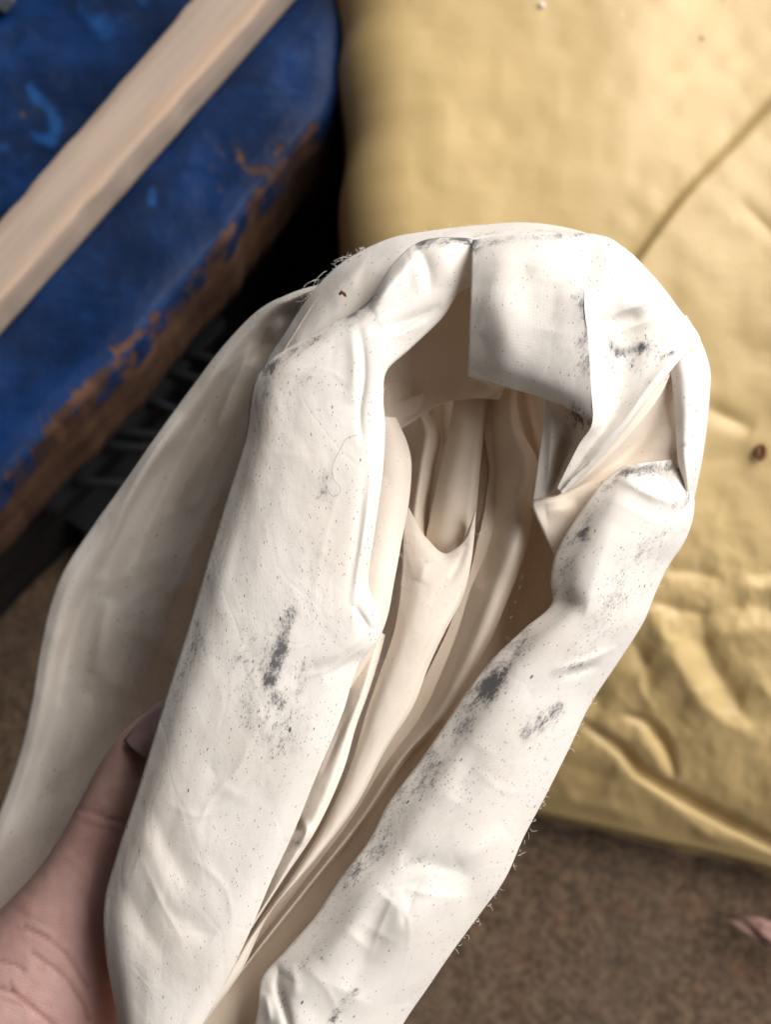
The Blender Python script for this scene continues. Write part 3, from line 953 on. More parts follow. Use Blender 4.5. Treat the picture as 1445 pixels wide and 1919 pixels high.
stD = [([(1000, 500), (985, 550), (1010, 600)], 50, -0.02), ([(985, 505), (1040, 488), (1100, 498)], 20, 0.07), ([(1045, 530), (1030, 620)], 30, -0.05), ([(920, 500), (930, 600), (1010, 700)], 46, 0.04), ([(895, 620), (930, 700)], 30, -0.06)]
patch("front_flap", rD, curl={'L': (0.06, 175, 0.5), 'B': (0.07, 150, 0.3)}, strokes=stD, dirt=diD, wr=(0.014, 1.1), step=3.0, fade='R')

# --- crumpled corner right of the crease
rC = [[(1112, 438, 25.1), (1140, 445, 25.1), (1165, 460, 25.1), (1192, 480, 25.3)],
      [(1106, 490, 24.2), (1150, 490, 24.2), (1195, 505, 24.4), (1238, 530, 25.0)],
      [(1096, 546, 23.55), (1150, 540, 23.7), (1215, 560, 24.0), (1276, 580, 24.8)],
      [(1104, 650, 23.3), (1160, 635, 23.85), (1235, 625, 24.0), (1315, 640, 24.7)],
      [(1109, 735, 23.25), (1150, 715, 23.85), (1215, 690, 23.9), (1282, 668, 24.0)],
      [(1111, 790, 23.3), (1140, 780, 23.8), (1180, 762, 23.8), (1218, 745, 23.75)],
      [(1083, 838, 23.6), (1100, 842, 23.85), (1115, 845, 23.8), (1132, 850, 23.75)],
      [(1045, 914, 24.0), (1048, 918, 24.02), (1052, 922, 24.0), (1056, 926, 23.95)]]
diC = [([(1128, 630), (1145, 652), (1160, 664), (1185, 655), (1205, 648)], 8, 0.85), ([(1205, 650), (1235, 640)], 8, 0.5), ([(1240, 665), (1262, 662)], 9, 0.75), ([(1230, 690), (1190, 740)], 14, 0.25), ([(1250, 560), (1290, 600)], 8, 0.4), ([(1200, 520), (1250, 550)], 14, 0.2), ([(1130, 680), (1180, 680)], 18, 0.28), ([(1218, 660), (1185, 690)], 14, 0.3)]
stC = [([(1180, 580), (1190, 610)], 46, -0.11), ([(1100, 535), (1150, 530), (1220, 545), (1290, 605)], 13, 0.10), ([(1130, 630), (1160, 662), (1205, 650)], 9, -0.08), ([(1140, 690), (1125, 780)], 16, -0.10), ([(1280, 655), (1225, 715), (1170, 790), (1100, 865)], 12, 0.10), ([(1240, 610), (1290, 640)], 18, 0.08)]
patch("crumpled_corner", rC, curl={'R': (0.08, 165, 0.5)}, strokes=stC, dirt=diC, wr=(0.014, 0.8), step=3.0, fade='L')

# --- bright rim on the right and the hollow inside it
eH = [(1205, 600, 1290, 590, 24.5), (1236, 640, 1314, 632, 24.4), (1256, 690, 1334, 690, 24.3), (1264, 750, 1333, 745, 24.3), (1268, 800, 1325, 822, 24.3), (1272, 862, 1311, 900, 24.25), (1280, 915, 1299, 945, 24.5), (1262, 960, 1276, 985, 24.9)]
patch("outer_rim", ring2(eH, [(0, .12), (.3, 0), (.6, .12), (.85, .4), (1, .75)], 24.3), curl={'R': (0.25, 150, 1.2), 'L': (0.05, 120, 0.4)}, dirt=[([(1328, 690), (1326, 740)], 6, 0.4), ([(1310, 740), (1300, 820)], 12, 0.3), ([(1283, 833)], 6, 0.7), ([(1300, 900), (1296, 940)], 8, 0.5), ([(1272, 660)], 8, 0.3)], wr=(0.012, 0.8), step=3.0)
rG = [[(1240, 665, 24.32), (1262, 668, 24.39), (1280, 672, 24.45), (1292, 680, 24.45)],
      [(1205, 742, 24.14), (1230, 745, 24.56), (1258, 745, 24.63), (1278, 745, 24.39)],
      [(1125, 848, 24.08), (1180, 835, 24.78), (1240, 815, 24.67), (1280, 805, 24.45)],
      [(1050, 925, 24.14), (1110, 895, 24.71), (1200, 875, 24.71), (1285, 868, 24.51)],
      [(998, 946, 24.39), (1050, 940, 24.63), (1120, 925, 24.67), (1200, 900, 24.63)],
      [(1018, 996, 24.63), (1045, 985, 24.63), (1090, 970, 24.67), (1150, 945, 24.71)],
      [(1041, 1042, 24.67), (1055, 1035, 24.67), (1075, 1020, 24.71), (1120, 990, 24.78)]]
patch("hollow_fold", rG, curl={'L': (0.05, 160, 0.35)}, strokes=[([(1060, 935), (1000, 948)], 8, 0.06), ([(1020, 960), (1080, 950)], 18, 0.10), ([(1265, 840), (1278, 862)], 8, -0.1)], dirt=[([(1262, 855)], 8, 0.35), ([(1240, 815)], 5, 0.4)], wr=(0.012, 1.0), bounce_clean=0.6, step=3.0)
# --- strip tucked under the flap
rF = [[(1022, 735, 24.5), (1040, 745, 24.4), (1075, 765, 24.2), (1105, 785, 23.9)],
      [(1020, 770, 24.45), (1045, 775, 24.3), (1078, 790, 24.15), (1109, 795, 23.75)],
      [(1012, 840, 24.4), (1035, 842, 24.35), (1060, 842, 24.4), (1084, 838, 23.95)],
      [(1004, 900, 24.4), (1020, 905, 24.4), (1040, 905, 24.4), (1062, 885, 24.1)],
      [(998, 946, 24.45), (1010, 940, 24.4), (1028, 930, 24.3), (1046, 916, 24.1)]]
patch("under_flap", rF, curl={'L': (0.04, 170, 0.4)}, strokes=[([(1033, 760), (1028, 930)], 7, 0.06), ([(1060, 800), (1045, 900)], 14, -0.06), ([(1085, 840), (1045, 912)], 9, 0.08)],
      dirt=[([(1075, 772), (1103, 788)], 9, 0.95), ([(1070, 800), (1090, 790)], 12, 0.6), ([(1072, 830), (1065, 850)], 12, 0.4)], wr=(0.008, 0.8), step=2.5)

# --- right limb
eI = [(1172, 872, 1278, 858, 24.35, .4), (1130, 905, 1300, 905, 24.05, .6), (1110, 932, 1305, 942, 23.85, .8), (1070, 990, 1288, 1010, 23.75, 1), (1043, 1042, 1256, 1060, 23.75, 1), (1035, 1090, 1232, 1110, 23.75, 1), (1038, 1128, 1212, 1160, 23.75, 1),
      (985, 1178, 1165, 1236, 23.75, 1), (928, 1232, 1110, 1320, 23.8, 1), (880, 1292, 1068, 1408, 23.8, 1), (840, 1352, 1022, 1500, 23.85, 1), (790, 1425, 984, 1572, 23.9, 1), (730, 1505, 948, 1652, 23.95, 1),
      (690, 1580, 905, 1712, 24.0, 1), (640, 1645, 850, 1787, 24.0, 1), (590, 1720, 800, 1860, 24.1, 1), (532, 1787, 758, 1922, 24.2, 1), (490, 1836, 732, 1975, 24.3, 1), (483, 1890, 700, 2020, 24.3, 1), (468, 1960, 660, 2070, 24.4, 1), (440, 2050, 620, 2120, 24.5, 1)]
pI = [(0, 0.42), (0.1, 0.26), (0.22, 0.06), (0.45, 0.0), (0.7, 0.16), (0.88, 0.5), (1, 0.85)]
stI = [([(1155, 893), (1230, 925), (1290, 948)], 14, 0.14), ([(1200, 880), (1270, 900)], 20, -0.22), ([(1270, 870), (1300, 920)], 12, -0.06), ([(1035, 1262), (1095, 1240), (1160, 1212)], 8, 0.06), ([(1060, 1268), (1130, 1245)], 10, -0.06), ([(1040, 1120), (1100, 1140)], 26, -0.06),
       ([(600, 1800), (660, 1735), (725, 1672)], 26, 0.07), ([(670, 1760), (730, 1690)], 26, -0.10), ([(710, 1750), (650, 1860)], 40, -0.10), ([(745, 1662), (762, 1740), (800, 1700), (880, 1690)], 28, 0.08), ([(750, 1610), (830, 1625), (900, 1650)], 26, -0.07),
       ([(516, 1800), (518, 1850), (535, 1905), (545, 1960)], 9, -0.16), ([(545, 1805), (552, 1870)], 14, 0.06), ([(495, 1860), (505, 1919)], 10, 0.08), ([(900, 1400), (850, 1500)], 30, -0.05), ([(950, 1560), (860, 1620)], 24, 0.06), ([(1150, 980), (1090, 1150)], 24, 0.05)]
diI = [([(1178, 882), (1220, 876), (1262, 872)], 10, 1.0), ([(1165, 885), (1128, 920), (1105, 965), (1095, 1002)], 8, 0.72), ([(1296, 900), (1292, 935), (1260, 950)], 9, 0.8), ([(1092, 1003)], 9, 0.85), ([(1060, 1020), (1048, 1090)], 14, 0.4), ([(985, 1190), (945, 1240), (925, 1275), (900, 1310)], 12, 0.82), ([(930, 1250), (915, 1290)], 14, 0.7), ([(895, 1310), (862, 1370), (820, 1420), (780, 1480)], 17, 0.52),
       ([(1052, 1325), (1022, 1345), (990, 1378)], 12, 0.8), ([(1040, 1340), (1000, 1365)], 14, 0.5), ([(1030, 1260), (1090, 1245)], 5, 0.55), ([(1240, 1010), (1180, 1060), (1140, 1150), (1090, 1220)], 24, 0.36), ([(760, 1480), (690, 1600), (640, 1660)], 16, 0.36), ([(800, 1500), (860, 1480)], 30, 0.24), ([(745, 1628), (790, 1605)], 12, 0.4), ([(665, 1860), (640, 1885), (622, 1912)], 8, 1.0), ([(655, 1868)], 8, 0.7),
       ([(570, 1780), (560, 1830)], 16, 0.34), ([(524, 1850), (532, 1900)], 7, 0.5), ([(880, 1290), (960, 1300)], 24, 0.2), ([(720, 1570), (660, 1640)], 14, 0.3)]
stI += [([(745, 1662), (722, 1715), (690, 1800)], 5, 0.035), ([(745, 1660), (820, 1680), (890, 1682)], 5, 0.03), ([(745, 1665), (768, 1740), (760, 1820)], 5, 0.025), ([(1030, 1268), (1100, 1244), (1160, 1212)], 4, 0.035),
        ([(560, 1800), (610, 1850), (640, 1930)], 5, 0.02), ([(870, 1420), (940, 1480), (1000, 1490)], 5, 0.014), ([(1130, 930), (1200, 960), (1280, 1000)], 5, 0.015), ([(1080, 1130), (1140, 1110), (1220, 1110)], 5, 0.016)]
stI = stI[:-8] + [(p, w_ * 1.3, a * 0.62) for p, w_, a in stI[-8:]]
diI += [([(1080, 1010), (1040, 1110)], 22, 0.35), ([(980, 1190), (880, 1300), (780, 1450), (690, 1600), (600, 1730)], 32, 0.3), ([(1220, 1040), (1140, 1160)], 40, 0.22), ([(1000, 1380), (900, 1460)], 60, 0.14)]
patch("outer_fold", ring2(eI, pI, 24), curl={'L': (0.11, 160, 0.5), 'R': (0.25, 160, 1.6), 'T': (0.05, 170, 0.5)}, strokes=stI, dirt=diI, wr=(0.014, 1.2), step=3.4)

# --- inside of the arch
rE = [[(640, 560, 25.9), (760, 500, 25.9), (880, 450, 25.8), (1000, 440, 25.8), (1110, 460, 25.8)],
      [(680, 660, 26.4), (770, 600, 26.6), (880, 560, 26.6), (990, 560, 26.3), (1100, 580, 25.9)],
      [(685, 745, 26.5), (775, 700, 27.0), (880, 665, 26.9), (960, 660, 26.5), (1060, 690, 26.0)],
      [(690, 800, 26.3), (770, 768, 27.0), (860, 735, 26.8), (920, 735, 26.2), (948, 728, 25.7)],
      [(690, 845, 26.3), (765, 796, 26.8), (830, 757, 26.9), (885, 747, 26.4), (936, 748, 25.8)]]
patch("inner_lining", rE, curl={'B': (0.05, 165, 0.6)}, strokes=[([(775, 700), (765, 790)], 20, -0.18), ([(730, 720), (735, 800)], 14, 0.1), ([(945, 735), (890, 715)], 12, 0.12)], wr=(0.02, 1.5), bounce_clean=0.85)

# --- gathered inner folds
eJ1 = [(680, 780, 742, 782, 25.6), (690, 820, 762, 825, 25.5), (690, 860, 771, 862, 25.3), (680, 910, 770, 912, 25.2), (670, 1015, 752, 1020, 25.0), (660, 1080, 740, 1085, 24.8), (650, 1160, 722, 1170, 24.7), (640, 1205, 704, 1212, 24.7), (600, 1280, 660, 1290, 24.9)]
patch("inner_fold", ring2(eJ1, [(0, .2), (.4, 0), (.75, 0.02), (1, .18)], 25), curl={'R': (0.09, 170, 0.8)}, wr=(0.012, 0.9), bounce_clean=0.5)
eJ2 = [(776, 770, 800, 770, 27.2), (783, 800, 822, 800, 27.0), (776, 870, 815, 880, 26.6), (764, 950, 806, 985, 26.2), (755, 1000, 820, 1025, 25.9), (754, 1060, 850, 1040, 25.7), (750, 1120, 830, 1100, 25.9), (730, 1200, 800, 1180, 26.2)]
patch("inner_fold", ring2(eJ2, [(0, .35), (.3, 0), (.65, .1), (1, .5)], 26), curl={'L': (0.10, 165, 0.8), 'R': (0.1, 150, 0.5)}, wr=(0.014, 0.8), bounce_clean=0.8)
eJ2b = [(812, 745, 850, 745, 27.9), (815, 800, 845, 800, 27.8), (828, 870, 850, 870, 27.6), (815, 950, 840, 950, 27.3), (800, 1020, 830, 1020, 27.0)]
patch("inner_fold", ring2(eJ2b, [(0, .4), (.5, 0), (1, .4)], 26), curl={'L': (0.08, 165, 0.5)}, wr=(0.014, 0.8), bounce_clean=0.9)
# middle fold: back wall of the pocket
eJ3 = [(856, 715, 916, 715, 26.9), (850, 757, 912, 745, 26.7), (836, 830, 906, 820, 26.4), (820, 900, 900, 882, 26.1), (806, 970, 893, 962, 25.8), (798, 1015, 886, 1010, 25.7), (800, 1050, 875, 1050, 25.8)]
patch("inner_fold", ring2(eJ3, [(0, .3), (.3, .05), (.7, .0), (.9, .03), (1, .15)], 26), curl={'L': (0.08, 165, 0.6), 'R': (0.06, 170, 0.7)}, wr=(0.012, 1.0), bounce_clean=0.8)
# middle fold: front lip of the pocket, running on to the bottom
rJ3f = [[(760, 940, 25.75), (798, 1006, 25.35), (835, 1037, 25.2), (866, 1018, 25.15), (893, 955, 25.3)],
        [(756, 1000, 25.45), (798, 1036, 25.1), (836, 1060, 24.98), (866, 1058, 24.98), (889, 1010, 25.15)],
        [(754, 1060, 25.25), (793, 1082, 24.92), (828, 1098, 24.85), (858, 1098, 24.9), (881, 1068, 25.05)],
        [(748, 1125, 25.1), (784, 1138, 24.82), (814, 1144, 24.78), (842, 1142, 24.82), (866, 1122, 24.98)],
        [(735, 1195, 25.0), (762, 1198, 24.75), (790, 1198, 24.7), (814, 1194, 24.72), (834, 1184, 24.85)],
        [(712, 1262, 24.95), (738, 1262, 24.7), (762, 1260, 24.66), (784, 1255, 24.68), (804, 1248, 24.8)],
        [(690, 1325, 24.9), (714, 1324, 24.68), (738, 1322, 24.64), (760, 1318, 24.66), (780, 1312, 24.78)],
        [(650, 1452, 24.85), (668, 1442, 24.66), (686, 1432, 24.62), (704, 1422, 24.64), (720, 1410, 24.76)],
        [(600, 1556, 24.85), (618, 1545, 24.66), (634, 1535, 24.62), (650, 1524, 24.64), (666, 1512, 24.75)],
        [(540, 1652, 24.85), (555, 1639, 24.66), (569, 1627, 24.62), (583, 1615, 24.64), (598, 1602, 24.75)],
        [(450, 1782, 24.9), (464, 1765, 24.7), (477, 1749, 24.66), (490, 1732, 24.68), (504, 1714, 24.8)],
        [(380, 1890, 25.0), (397, 1875, 24.8), (414, 1860, 24.75), (431, 1844, 24.78), (448, 1827, 24.9)],
        [(320, 1970, 25.1), (336, 1957, 24.9), (352, 1943, 24.85), (370, 1928, 24.9), (388, 1912, 25.0)]]
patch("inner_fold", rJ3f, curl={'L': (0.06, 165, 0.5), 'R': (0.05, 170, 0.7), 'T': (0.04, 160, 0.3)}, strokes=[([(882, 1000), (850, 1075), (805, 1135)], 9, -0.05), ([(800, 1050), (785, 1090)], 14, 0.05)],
      dirt=[([(880, 980), (872, 1015)], 6, 0.8), ([(838, 1085), (820, 1112)], 4, 0.6), ([(800, 1052)], 3, 0.9)], wr=(0.010, 1.0), bounce_clean=0.55, step=3)
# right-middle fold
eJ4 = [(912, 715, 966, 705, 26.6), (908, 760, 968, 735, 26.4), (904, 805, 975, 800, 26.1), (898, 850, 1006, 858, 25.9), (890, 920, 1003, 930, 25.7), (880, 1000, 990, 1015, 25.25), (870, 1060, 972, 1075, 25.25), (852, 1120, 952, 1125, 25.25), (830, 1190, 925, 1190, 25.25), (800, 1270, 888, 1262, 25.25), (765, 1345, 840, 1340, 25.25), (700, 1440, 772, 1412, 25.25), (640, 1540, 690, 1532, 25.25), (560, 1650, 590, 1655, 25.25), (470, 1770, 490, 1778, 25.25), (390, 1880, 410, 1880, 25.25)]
patch("inner_fold", ring2(eJ4, [(0, .9), (.25, .55), (.5, .25), (.72, .0), (.88, .05), (1, .3)], 25.25), curl={'R': (0.09, 170, 0.9)}, strokes=[([(960, 900), (975, 980), (945, 1080)], 18, 0.10), ([(915, 780), (925, 950), (900, 1100)], 16, -0.14)], wr=(0.014, 1.2), bounce_clean=0.75)
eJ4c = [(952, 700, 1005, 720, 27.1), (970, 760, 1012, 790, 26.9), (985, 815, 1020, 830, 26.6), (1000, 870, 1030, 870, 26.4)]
patch("inner_fold", ring2(eJ4c, [(0, .5), (.4, 0.1), (1, 0)], 26.5), wr=(0.01, 1.0), bounce_clean=0.9)
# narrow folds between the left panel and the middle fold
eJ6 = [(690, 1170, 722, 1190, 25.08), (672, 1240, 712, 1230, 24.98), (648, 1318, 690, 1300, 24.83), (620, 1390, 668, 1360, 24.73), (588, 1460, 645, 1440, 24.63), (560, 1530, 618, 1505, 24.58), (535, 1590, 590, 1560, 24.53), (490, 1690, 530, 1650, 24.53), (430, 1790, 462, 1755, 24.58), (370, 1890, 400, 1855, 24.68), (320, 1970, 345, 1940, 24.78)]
patch("inner_fold", ring2(eJ6, [(0, .18), (.4, .05), (.7, 0), (1, .12)], 25), curl={'R': (0.07, 170, 0.7)}, strokes=[([(548, 1530), (556, 1560)], 10, -0.22), ([(568, 1535), (575, 1560), (560, 1585)], 7, 0.08), ([(655, 1330), (600, 1460)], 6, -0.06)], dirt=[([(560, 1578), (545, 1585)], 8, 0.7)], wr=(0.012, 0.9), bounce_clean=0.4)
# shaded wall behind the folds, the inner face of the right limb
rJ5 = [[(960, 930, 25.88), (1010, 960, 25.76), (1060, 1000, 25.7), (1110, 1040, 25.4)], [(940, 1030, 26.12), (1000, 1035, 25.94), (1060, 1060, 25.8), (1110, 1090, 25.3)], [(880, 1160, 26.30), (960, 1170, 26.06), (1030, 1170, 25.9), (1080, 1190, 25.4)], [(820, 1290, 26.30), (880, 1290, 26.06), (940, 1290, 25.9), (980, 1310, 25.4)], [(740, 1410, 26.18), (800, 1410, 26.00), (850, 1420, 25.9), (890, 1440, 25.5)],
       [(650, 1540, 26.12), (710, 1540, 25.94), (760, 1540, 25.9), (800, 1560, 25.5)], [(560, 1660, 26.00), (620, 1660, 25.88), (670, 1660, 25.9), (720, 1680, 25.5)], [(470, 1780, 25.94), (530, 1780, 25.82), (590, 1790, 25.9), (630, 1800, 25.5)], [(390, 1880, 25.88), (450, 1890, 25.82), (510, 1900, 25.9), (560, 1920, 25.6)], [(320, 1980, 25.88), (390, 1990, 25.82), (450, 2000, 25.9), (520, 2020, 25.6)]]
patch("inner_lining", rJ5, wr=(0.03, 1.6), bounce_clean=0.9)
# the back of the roll
LS = [(700, 470), (640, 505), (590, 555), (530, 645), (495, 700), (458, 830), (425, 940), (390, 1060), (350, 1190), (306, 1332), (262, 1480), (222, 1602), (200, 1685), (200, 1780), (216, 1880), (232, 1960), (240, 2060)]
RS = [(1150, 470), (1225, 535), (1268, 585), (1306, 645), (1324, 700), (1316, 820), (1300, 930), (1270, 1040), (1215, 1145), (1122, 1290), (1040, 1450), (960, 1620), (890, 1720), (820, 1830), (750, 1920), (720, 1970), (640, 2080)]
LSd, RSd = crom(np.array(LS, float), 30), crom(np.array(RS, float), 30)
rBk = []
for k, (a, b_) in enumerate(zip(LSd, RSd)):
    f = k / 29
    dl = 25.25 + 0.9 * max(0, 1 - f * 5)
    deep = 27.6 + 0.9 * math.sin(math.pi * min(1, f * 1.3)) - 0.5 * f
    rBk.append([(a[0] + (b_[0] - a[0]) * t, a[1] + (b_[1] - a[1]) * t, d) for t, d in
                [(0.012, dl), (0.02, dl + 0.7), (0.06, dl + (deep - dl) * 0.75), (0.2, deep), (0.5, deep + 0.3), (0.8, deep - 0.4), (0.94, 25.2 + (deep - 25.2) * 0.6), (0.982, 25.8), (0.988, 25.25)]])
patch("back_panel", rBk, wr=(0.06, 1.5), step=8)

# --- the free end trailing away below, in shade
eK = [(650, 520, 720, 560, 26.60, .5), (590, 533, 690, 620, 26.82, .6), (540, 549, 660, 700, 27.10, .8), (482, 580, 640, 780, 27.48, 1), (421, 641, 620, 860, 27.81, 1), (366, 712, 600, 940, 28.14, 1), (300, 802, 575, 1030, 28.47, 1), (231, 902, 550, 1130, 28.80, 1), (171, 985, 520, 1230, 29.02, 1), (114, 1072, 490, 1330, 29.24, 1),
      (90, 1133, 470, 1410, 29.41, 1), (73, 1205, 450, 1490, 29.57, 1), (50, 1338, 420, 1590, 29.79, 1), (27, 1428, 390, 1690, 29.96, 1), (-20, 1560, 350, 1790, 30.12, 1), (-90, 1720, 310, 1900, 30.23, 1), (-150, 1900, 270, 2030, 30.34, 1), (-200, 2080, 220, 2180, 30.45, 1)]
stK = [([(330, 770), (250, 910), (180, 1060)], 14, 0.30), ([(315, 830), (240, 960), (190, 1080)], 10, -0.22), ([(420, 690), (350, 830), (290, 960), (240, 1080)], 13, -0.30), ([(440, 720), (380, 850), (330, 950)], 13, 0.28), ([(470, 640), (445, 700), (400, 800)], 11, 0.25), ([(500, 610), (470, 680)], 10, -0.3), ([(530, 590), (500, 640)], 10, 0.22), ([(545, 570), (520, 600)], 7, -0.2), ([(480, 720), (420, 830), (360, 980), (280, 1150)], 14, -0.26), ([(480, 780), (400, 960), (330, 1120), (260, 1320)], 30, 0.35), ([(170, 1080), (130, 1180), (100, 1320)], 14, -0.25), ([(200, 1120), (170, 1260)], 16, 0.22), ([(110, 1280), (60, 1430), (10, 1560)], 18, -0.3), ([(160, 1300), (90, 1480)], 22, 0.22), ([(250, 1150), (200, 1350), (120, 1500)], 20, -0.2)]
stK = [(p, w_ * 1.15, a * 0.6) for p, w_, a in stK]
patch("trailing_panel", ring2(eK, [(0, .06), (.03, .0), (.13, .34), (.4, .28), (.7, .4), (1, .2)], 30), curl={'L': (0.18, 150, 0.8)}, strokes=stK, wr=(0.05, 0.9), aniso=(1.0, 0.22), step=5)

# --- frayed fibres along the borders
bm = bmesh.new()
def fibre(bm, px, py, d, ang, ln, curlk=1.0, rad=0.0035):
    p = px_to_cam(np.array([px, py, d], float))
    a = ang; pts = []
    kk = rng.normal(0, 0.5 * curlk)
    n = 8
    z = 0
    for i in range(n):
        pts.append(Vector(cam_to_world(np.array([p[0], p[1], p[2] + z]))))
        p = p + np.array([math.cos(a), math.sin(a), 0]) * ln / n
        z += rng.normal(-0.003, 0.008)
        a += kk + rng.normal(0, 0.25 * curlk)
    tube_bm(bm, pts, [rad / 100 * (1 - 0.5 * i / n) for i in range(n)], 4, False)
def along_edge(pts, count, d, side, ln=(0.05, 0.22), curlk=1.0):
    P = crom(np.array(pts, float), 200)
    for _ in range(count):
        i = int(rng.integers(0, 198))
        t = P[i + 1] - P[i]
        nrm = math.atan2(-t[0] * side, -t[1] * side) if False else math.atan2(-(t[0]) * side * -1, t[1] * side * -1 * -1)
        # outward normal in a y-up frame
        ox, oy = t[1] * side, -t[0] * side
        ang = math.atan2(-oy, ox) + rng.normal(0, 1.0)
        fibre(bm, P[i, 0] - ox / np.hypot(ox, oy) * 2, P[i, 1] - oy / np.hypot(ox, oy) * 2, d, ang, rng.uniform(*ln), curlk)
along_edge([(560, 580), (600, 530), (640, 488), (690, 460)], 34, 26.3, -1, (0.08, 0.30))
along_edge([(718, 690), (722, 800), (716, 900)], 26, 24.2, 1, (0.05, 0.16), 1.6)
along_edge([(700, 1160), (700, 1260), (650, 1330)], 14, 24.3, 1, (0.08, 0.25))
along_edge([(1256, 1060), (1110, 1320), (1000, 1545), (948, 1652), (850, 1787)], 60, 24.6, 1, (0.05, 0.2))
along_edge([(455, 830), (384, 1060), (300, 1332)], 24, 25.0, -1, (0.05, 0.16))
along_edge([(1000, 940), (930, 1230), (820, 1380)], 20, 25.2, -1, (0.06, 0.2), 1.5)
along_edge([(755, 980), (740, 1170), (700, 1320)], 18, 25.2, -1, (0.06, 0.2), 1.8)
along_edge([(690, 460), (830, 428), (1000, 415)], 14, 26.2, -1, (0.03, 0.12))
fibre(bm, 596, 524, 26.2, math.radians(185), 0.45, 0.4, 0.005)
fibre(bm, 612, 508, 26.2, math.radians(200), 0.4, 0.4, 0.005)
fibre(bm, 655, 485, 26.2, math.radians(150), 0.4, 0.5, 0.005)
fibre(bm, 890, 1000, 25.0, math.radians(-10), 0.5, 1.6, 0.004)
fibre(bm, 760, 1100, 25.1, math.radians(150), 0.4, 1.6, 0.004)
fib = link_mesh("loose_fibres", bm_mesh("loose_fibres", bm), M_FIBRE, cloth)
fib['kind'] = 'stuff'

# ------------------------------------------------------------------ small things on the cloth
bm = bmesh.new()
hp = crom(np.array([(668, 815), (650, 822), (636, 845), (625, 868), (622, 885), (630, 905), (637, 912), (634, 926), (624, 930), (614, 918), (613, 908)], float), 50)
tube_bm(bm, [W(x, y, 23.82) for x, y in hp], 0.000035, 5)
tag(link_mesh("hair", bm_mesh("hair", bm), M_HAIR), "fine looped hair lying on the upper left fold of the cream cloth", "hair")
bm = bmesh.new()
tube_bm(bm, [W(636, 552, 25.16), W(640, 547, 25.10), (W(645, 551, 25.10)), W(648, 556, 25.16)], [0.0002, 0.0004, 0.00035, 0.00015], 6)
tag(link_mesh("bud_scale", bm_mesh("bud_scale", bm), M_CRUMB), "tiny curled red brown crumb on the upper left cloth band", "crumb")

# ------------------------------------------------------------------ the hand
hand = empty("hand", W(110, 1760, 28), "bare hand gripping the cream roll from the left, thumb along its shaded side", "hand")
TH_PTS = [(318, 1352, 27.0, .50), (300, 1385, 27.05, .72), (270, 1440, 27.15, .88), (238, 1510, 27.25, .95), (205, 1580, 27.3, 1.0), (168, 1655, 27.35, 1.10), (128, 1740, 27.5, 1.42), (85, 1830, 27.8, 1.85), (30, 1950, 28.4, 2.3), (-60, 2100, 29.2, 2.6), (-180, 2320, 30.2, 2.7), (-300, 2560, 31.2, 2.8)]
PALM = [(30, 1900, 29.2, 1.6), (80, 2060, 29.8, 1.6), (60, 2250, 30.2, 1.8), (-60, 2380, 30.5, 2.2)]
FING = [[(60, 1880, 30.0, 1.0), (190, 1790, 30.6, .95), (330, 1720, 30.7, .85), (440, 1690, 30.2, .75), (500, 1680, 29.5, .62)],
        [(90, 1980, 30.3, 1.0), (240, 1900, 31.0, .95), (400, 1830, 31.1, .88), (530, 1790, 30.4, .78), (590, 1770, 29.6, .64)],
        [(90, 2090, 30.5, 1.0), (250, 2020, 31.1, .92), (410, 1950, 31.1, .85), (530, 1910, 30.4, .74), (580, 1890, 29.6, .6)],
        [(60, 2200, 30.6, .95), (210, 2150, 31.1, .82), (340, 2090, 31.0, .74), (430, 2050, 30.4, .64), (470, 2030, 29.7, .52)]]
bm = bmesh.new()
def limb(keys):
    K = crom(np.array(keys, float), 40)
    tube_bm(bm, [W(*k[:3]) for k in K], [k[3] / 100 for k in K], 20)
    for k in (K[0], K[-1]):
        bmesh.ops.create_icosphere(bm, subdivisions=3, radius=k[3] / 100, matrix=Matrix.Translation(W(*k[:3])))
limb(TH_PTS); limb(PALM)
for f in FING: limb(f)
for a, b_ in zip(FING[:-1], FING[1:]):
    limb([a[0], b_[0]])
me = bm_mesh("hand_src", bm)
tmp = bpy.data.objects.new("hand_src", me)
COL.objects.link(tmp)
rm = tmp.modifiers.new("r", 'REMESH'); rm.mode = 'VOXEL'; rm.voxel_size = 0.0006
sm = tmp.modifiers.new("s", 'SMOOTH'); sm.iterations = 45; sm.factor = 0.5
dg = bpy.context.evaluated_depsgraph_get()
me2 = bpy.data.meshes.new_from_object(tmp.evaluated_get(dg))
bpy.data.objects.remove(tmp)
nvt = len(me2.vertices)
co = np.zeros(nvt * 3, np.float32); me2.vertices.foreach_get("co", co); co = co.reshape(-1, 3).astype(float)
no = np.zeros(nvt * 3, np.float32); me2.vertices.foreach_get("normal", no); no = no.reshape(-1, 3)
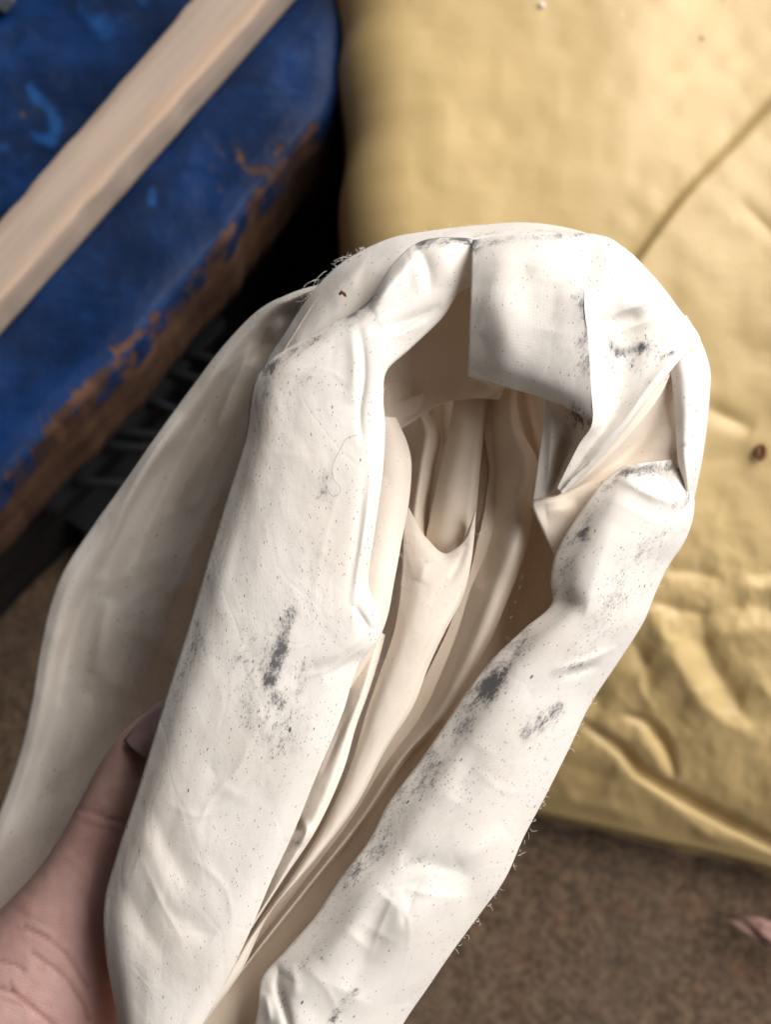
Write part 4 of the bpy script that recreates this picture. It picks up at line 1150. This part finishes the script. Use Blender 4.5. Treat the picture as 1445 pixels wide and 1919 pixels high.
# camera-frame pixel of each vertex, to carve the creases where they lie
rel = co * 100 - np.array((0, 0, CAM_H))
yc = rel[:, 1] * CT + rel[:, 2] * ST
dc = rel[:, 1] * ST - rel[:, 2] * CT
k = 2 * TH / 1919
hx, hy = rel[:, 0] / (k * dc) + 722.5, 959.5 - yc / (k * dc)
CRE = [([(140, 1515), (170, 1520), (200, 1535), (235, 1540)], 3.5, 0.5), ([(130, 1530), (165, 1545), (210, 1555)], 3.0, 0.25), ([(45, 1735), (85, 1755), (120, 1785), (145, 1820), (165, 1850)], 3.0, 0.55), ([(60, 1785), (95, 1810), (125, 1835), (155, 1880), (165, 1910)], 3.0, 0.6),
       ([(0, 1800), (25, 1806), (45, 1820)], 2.6, 0.6), ([(0, 1852), (25, 1860), (50, 1880), (80, 1905), (110, 1930)], 3.2, 0.7), ([(18, 1840), (22, 1858)], 2.4, 0.45), ([(0, 1870), (40, 1885)], 2.4, 0.3), ([(90, 1760), (60, 1745), (30, 1740)], 2.4, 0.25), ([(20, 1700), (60, 1718), (100, 1740)], 2.6, 0.2)]
front = np.clip((no * (np.array((0, 0, CAM_H / 100)) - co)).sum(1) / 0.2, 0, 1)
cr = stroke_sum(hx, hy, [(p, w_ * 1.35, a) for p, w_, a in CRE]) * front
co2 = co - no * (cr * 0.0004)[:, None]
co2 += no * (0.00009 * vnoise(hx / 18, hy / 18, 3) * front)[:, None]
me2.vertices.foreach_set("co", co2.astype(np.float32).reshape(-1))
at = me2.attributes.new("crease", 'FLOAT', 'POINT'); at.data.foreach_set("value", cr.astype(np.float32))
me2.polygons.foreach_set("use_smooth", np.ones(len(me2.polygons), bool))
me2.materials.clear()
me2.update()
link_mesh("skin", me2, M_SKIN, hand)
# thumbnail: a curved plate laid over the tip
tipc = px_to_cam(np.array([(300, 1385, 27.05)]))[0]
bas = px_to_cam(np.array([(252, 1440, 27.1)]))[0]
rowsN = []
nails = []
for i in range(15):
    f = i / 14
    row = []
    for j in range(13):
        q = -1 + 2 * j / 12
        px = 246 + 62 * f + 32 * q * 0.86 * (1 - 0.35 * f**3) + 14
        py = 1412 - 78 * f + 32 * q * 0.55 * (1 - 0.35 * f**3) - 6 + 10 * (1 - f) * (1 - q * q)
        d = 26.12 + 0.34 * q * q + 0.26 * f * f
        row.append(px_to_cam(np.array([px, py, d])))
    nails.append(row)
Vn = cam_to_world(np.array(nails))
nl = link_mesh("thumbnail", grid_mesh("thumbnail", Vn), M_NAIL, hand)
md = nl.modifiers.new("thickness", 'SOLIDIFY'); md.thickness = 0.0006; md.offset = 0

# ------------------------------------------------------------------ small things on the ground and the tarp
chip = empty("wood_chip", G(1420, 1745, 0), "split pinkish wood chip lying on the brown ground below the tarp", "wood chip")
def sliver(name, keys, parent):
    bm = bmesh.new()
    K = crom(np.array(keys, float), 14)
    for a, b_ in [(0, 0)]:
        rings = []
        for x, y, z, wd in K:
            c0 = G(x, y, z)
            s = Vector((0.35, 0.93, 0)) * wd / 100
            u = Vector((0, 0, wd / 100 * 0.55))
            j = Vector((0, 0, 0.0004 * random.uniform(-1, 1)))
            rings.append([bm.verts.new(p) for p in (c0 - s + j, c0 - s * .6 + u, c0 + s * .5 + u * 1.1 + j, c0 + s, c0 + s * .5 - u * .7, c0 - s * .6 - u * .7)])
        for r0, r1 in zip(rings[:-1], rings[1:]):
            for q in range(6): bm.faces.new((r0[q], r0[(q + 1) % 6], r1[(q + 1) % 6], r1[q]))
        bm.faces.new(rings[0][::-1]); bm.faces.new(rings[-1])
    return link_mesh(name, bm_mesh(name, bm), M_CHIP, parent)
sliver("splinter", [(1366, 1726, 0.7, .04), (1385, 1734, 0.9, .16), (1405, 1744, 1.05, .2), (1440, 1758, 1.2, .3), (1475, 1770, 1.1, .4), (1510, 1790, .8, .3)], chip)
sliver("splinter", [(1395, 1722, 1.1, .03), (1412, 1728, 1.25, .2), (1430, 1740, 1.4, .34), (1460, 1756, 1.5, .42), (1500, 1770, 1.3, .3)], chip)

hz = tarp_z(1427, 848)
bm = bmesh.new()
ring = [G(1427 + 7.5 * math.cos(a), 847 + 13 * math.sin(a), hz + 0.12) for a in np.linspace(0, 2 * math.pi, 16)]
tube_bm(bm, ring, 0.0007, 8, False)
seed = tag(link_mesh("seed_husk", bm_mesh("seed_husk", bm, True), M_CRUMB), "small oval brown seed husk on the yellow tarp near the right border", "seed husk")
def pebble(name, px, py, z, r, mat, label, cat):
    bm = bmesh.new()
    bmesh.ops.create_icosphere(bm, subdivisions=2, radius=r)
    for v in bm.verts: v.co = Vector((v.co.x * random.uniform(.8, 1.3), v.co.y * random.uniform(.7, 1.1), v.co.z * .7))
    o = link_mesh(name, bm_mesh(name, bm), mat)
    o.location = G(px, py, z)
    return tag(o, label, cat)
pebble("grit_speck", 1189, 1167, tarp_z(1189, 1167) + 0.05, 0.0011, M_GRIT, "grey grit speck on the crumpled tarp beside the roll's right edge", "grit")
pebble("lint_speck", 1016, 9, tarp_z(1016, 9) + 0.05, 0.0010, M_FIBRE, "white lint speck at the top of the smooth yellow tarp", "lint")
pebble("stone", -12, -4, ZB + 0.3, 0.0075, M_STONE, "dark grey rounded stone on the blue lid in the upper corner", "stone")
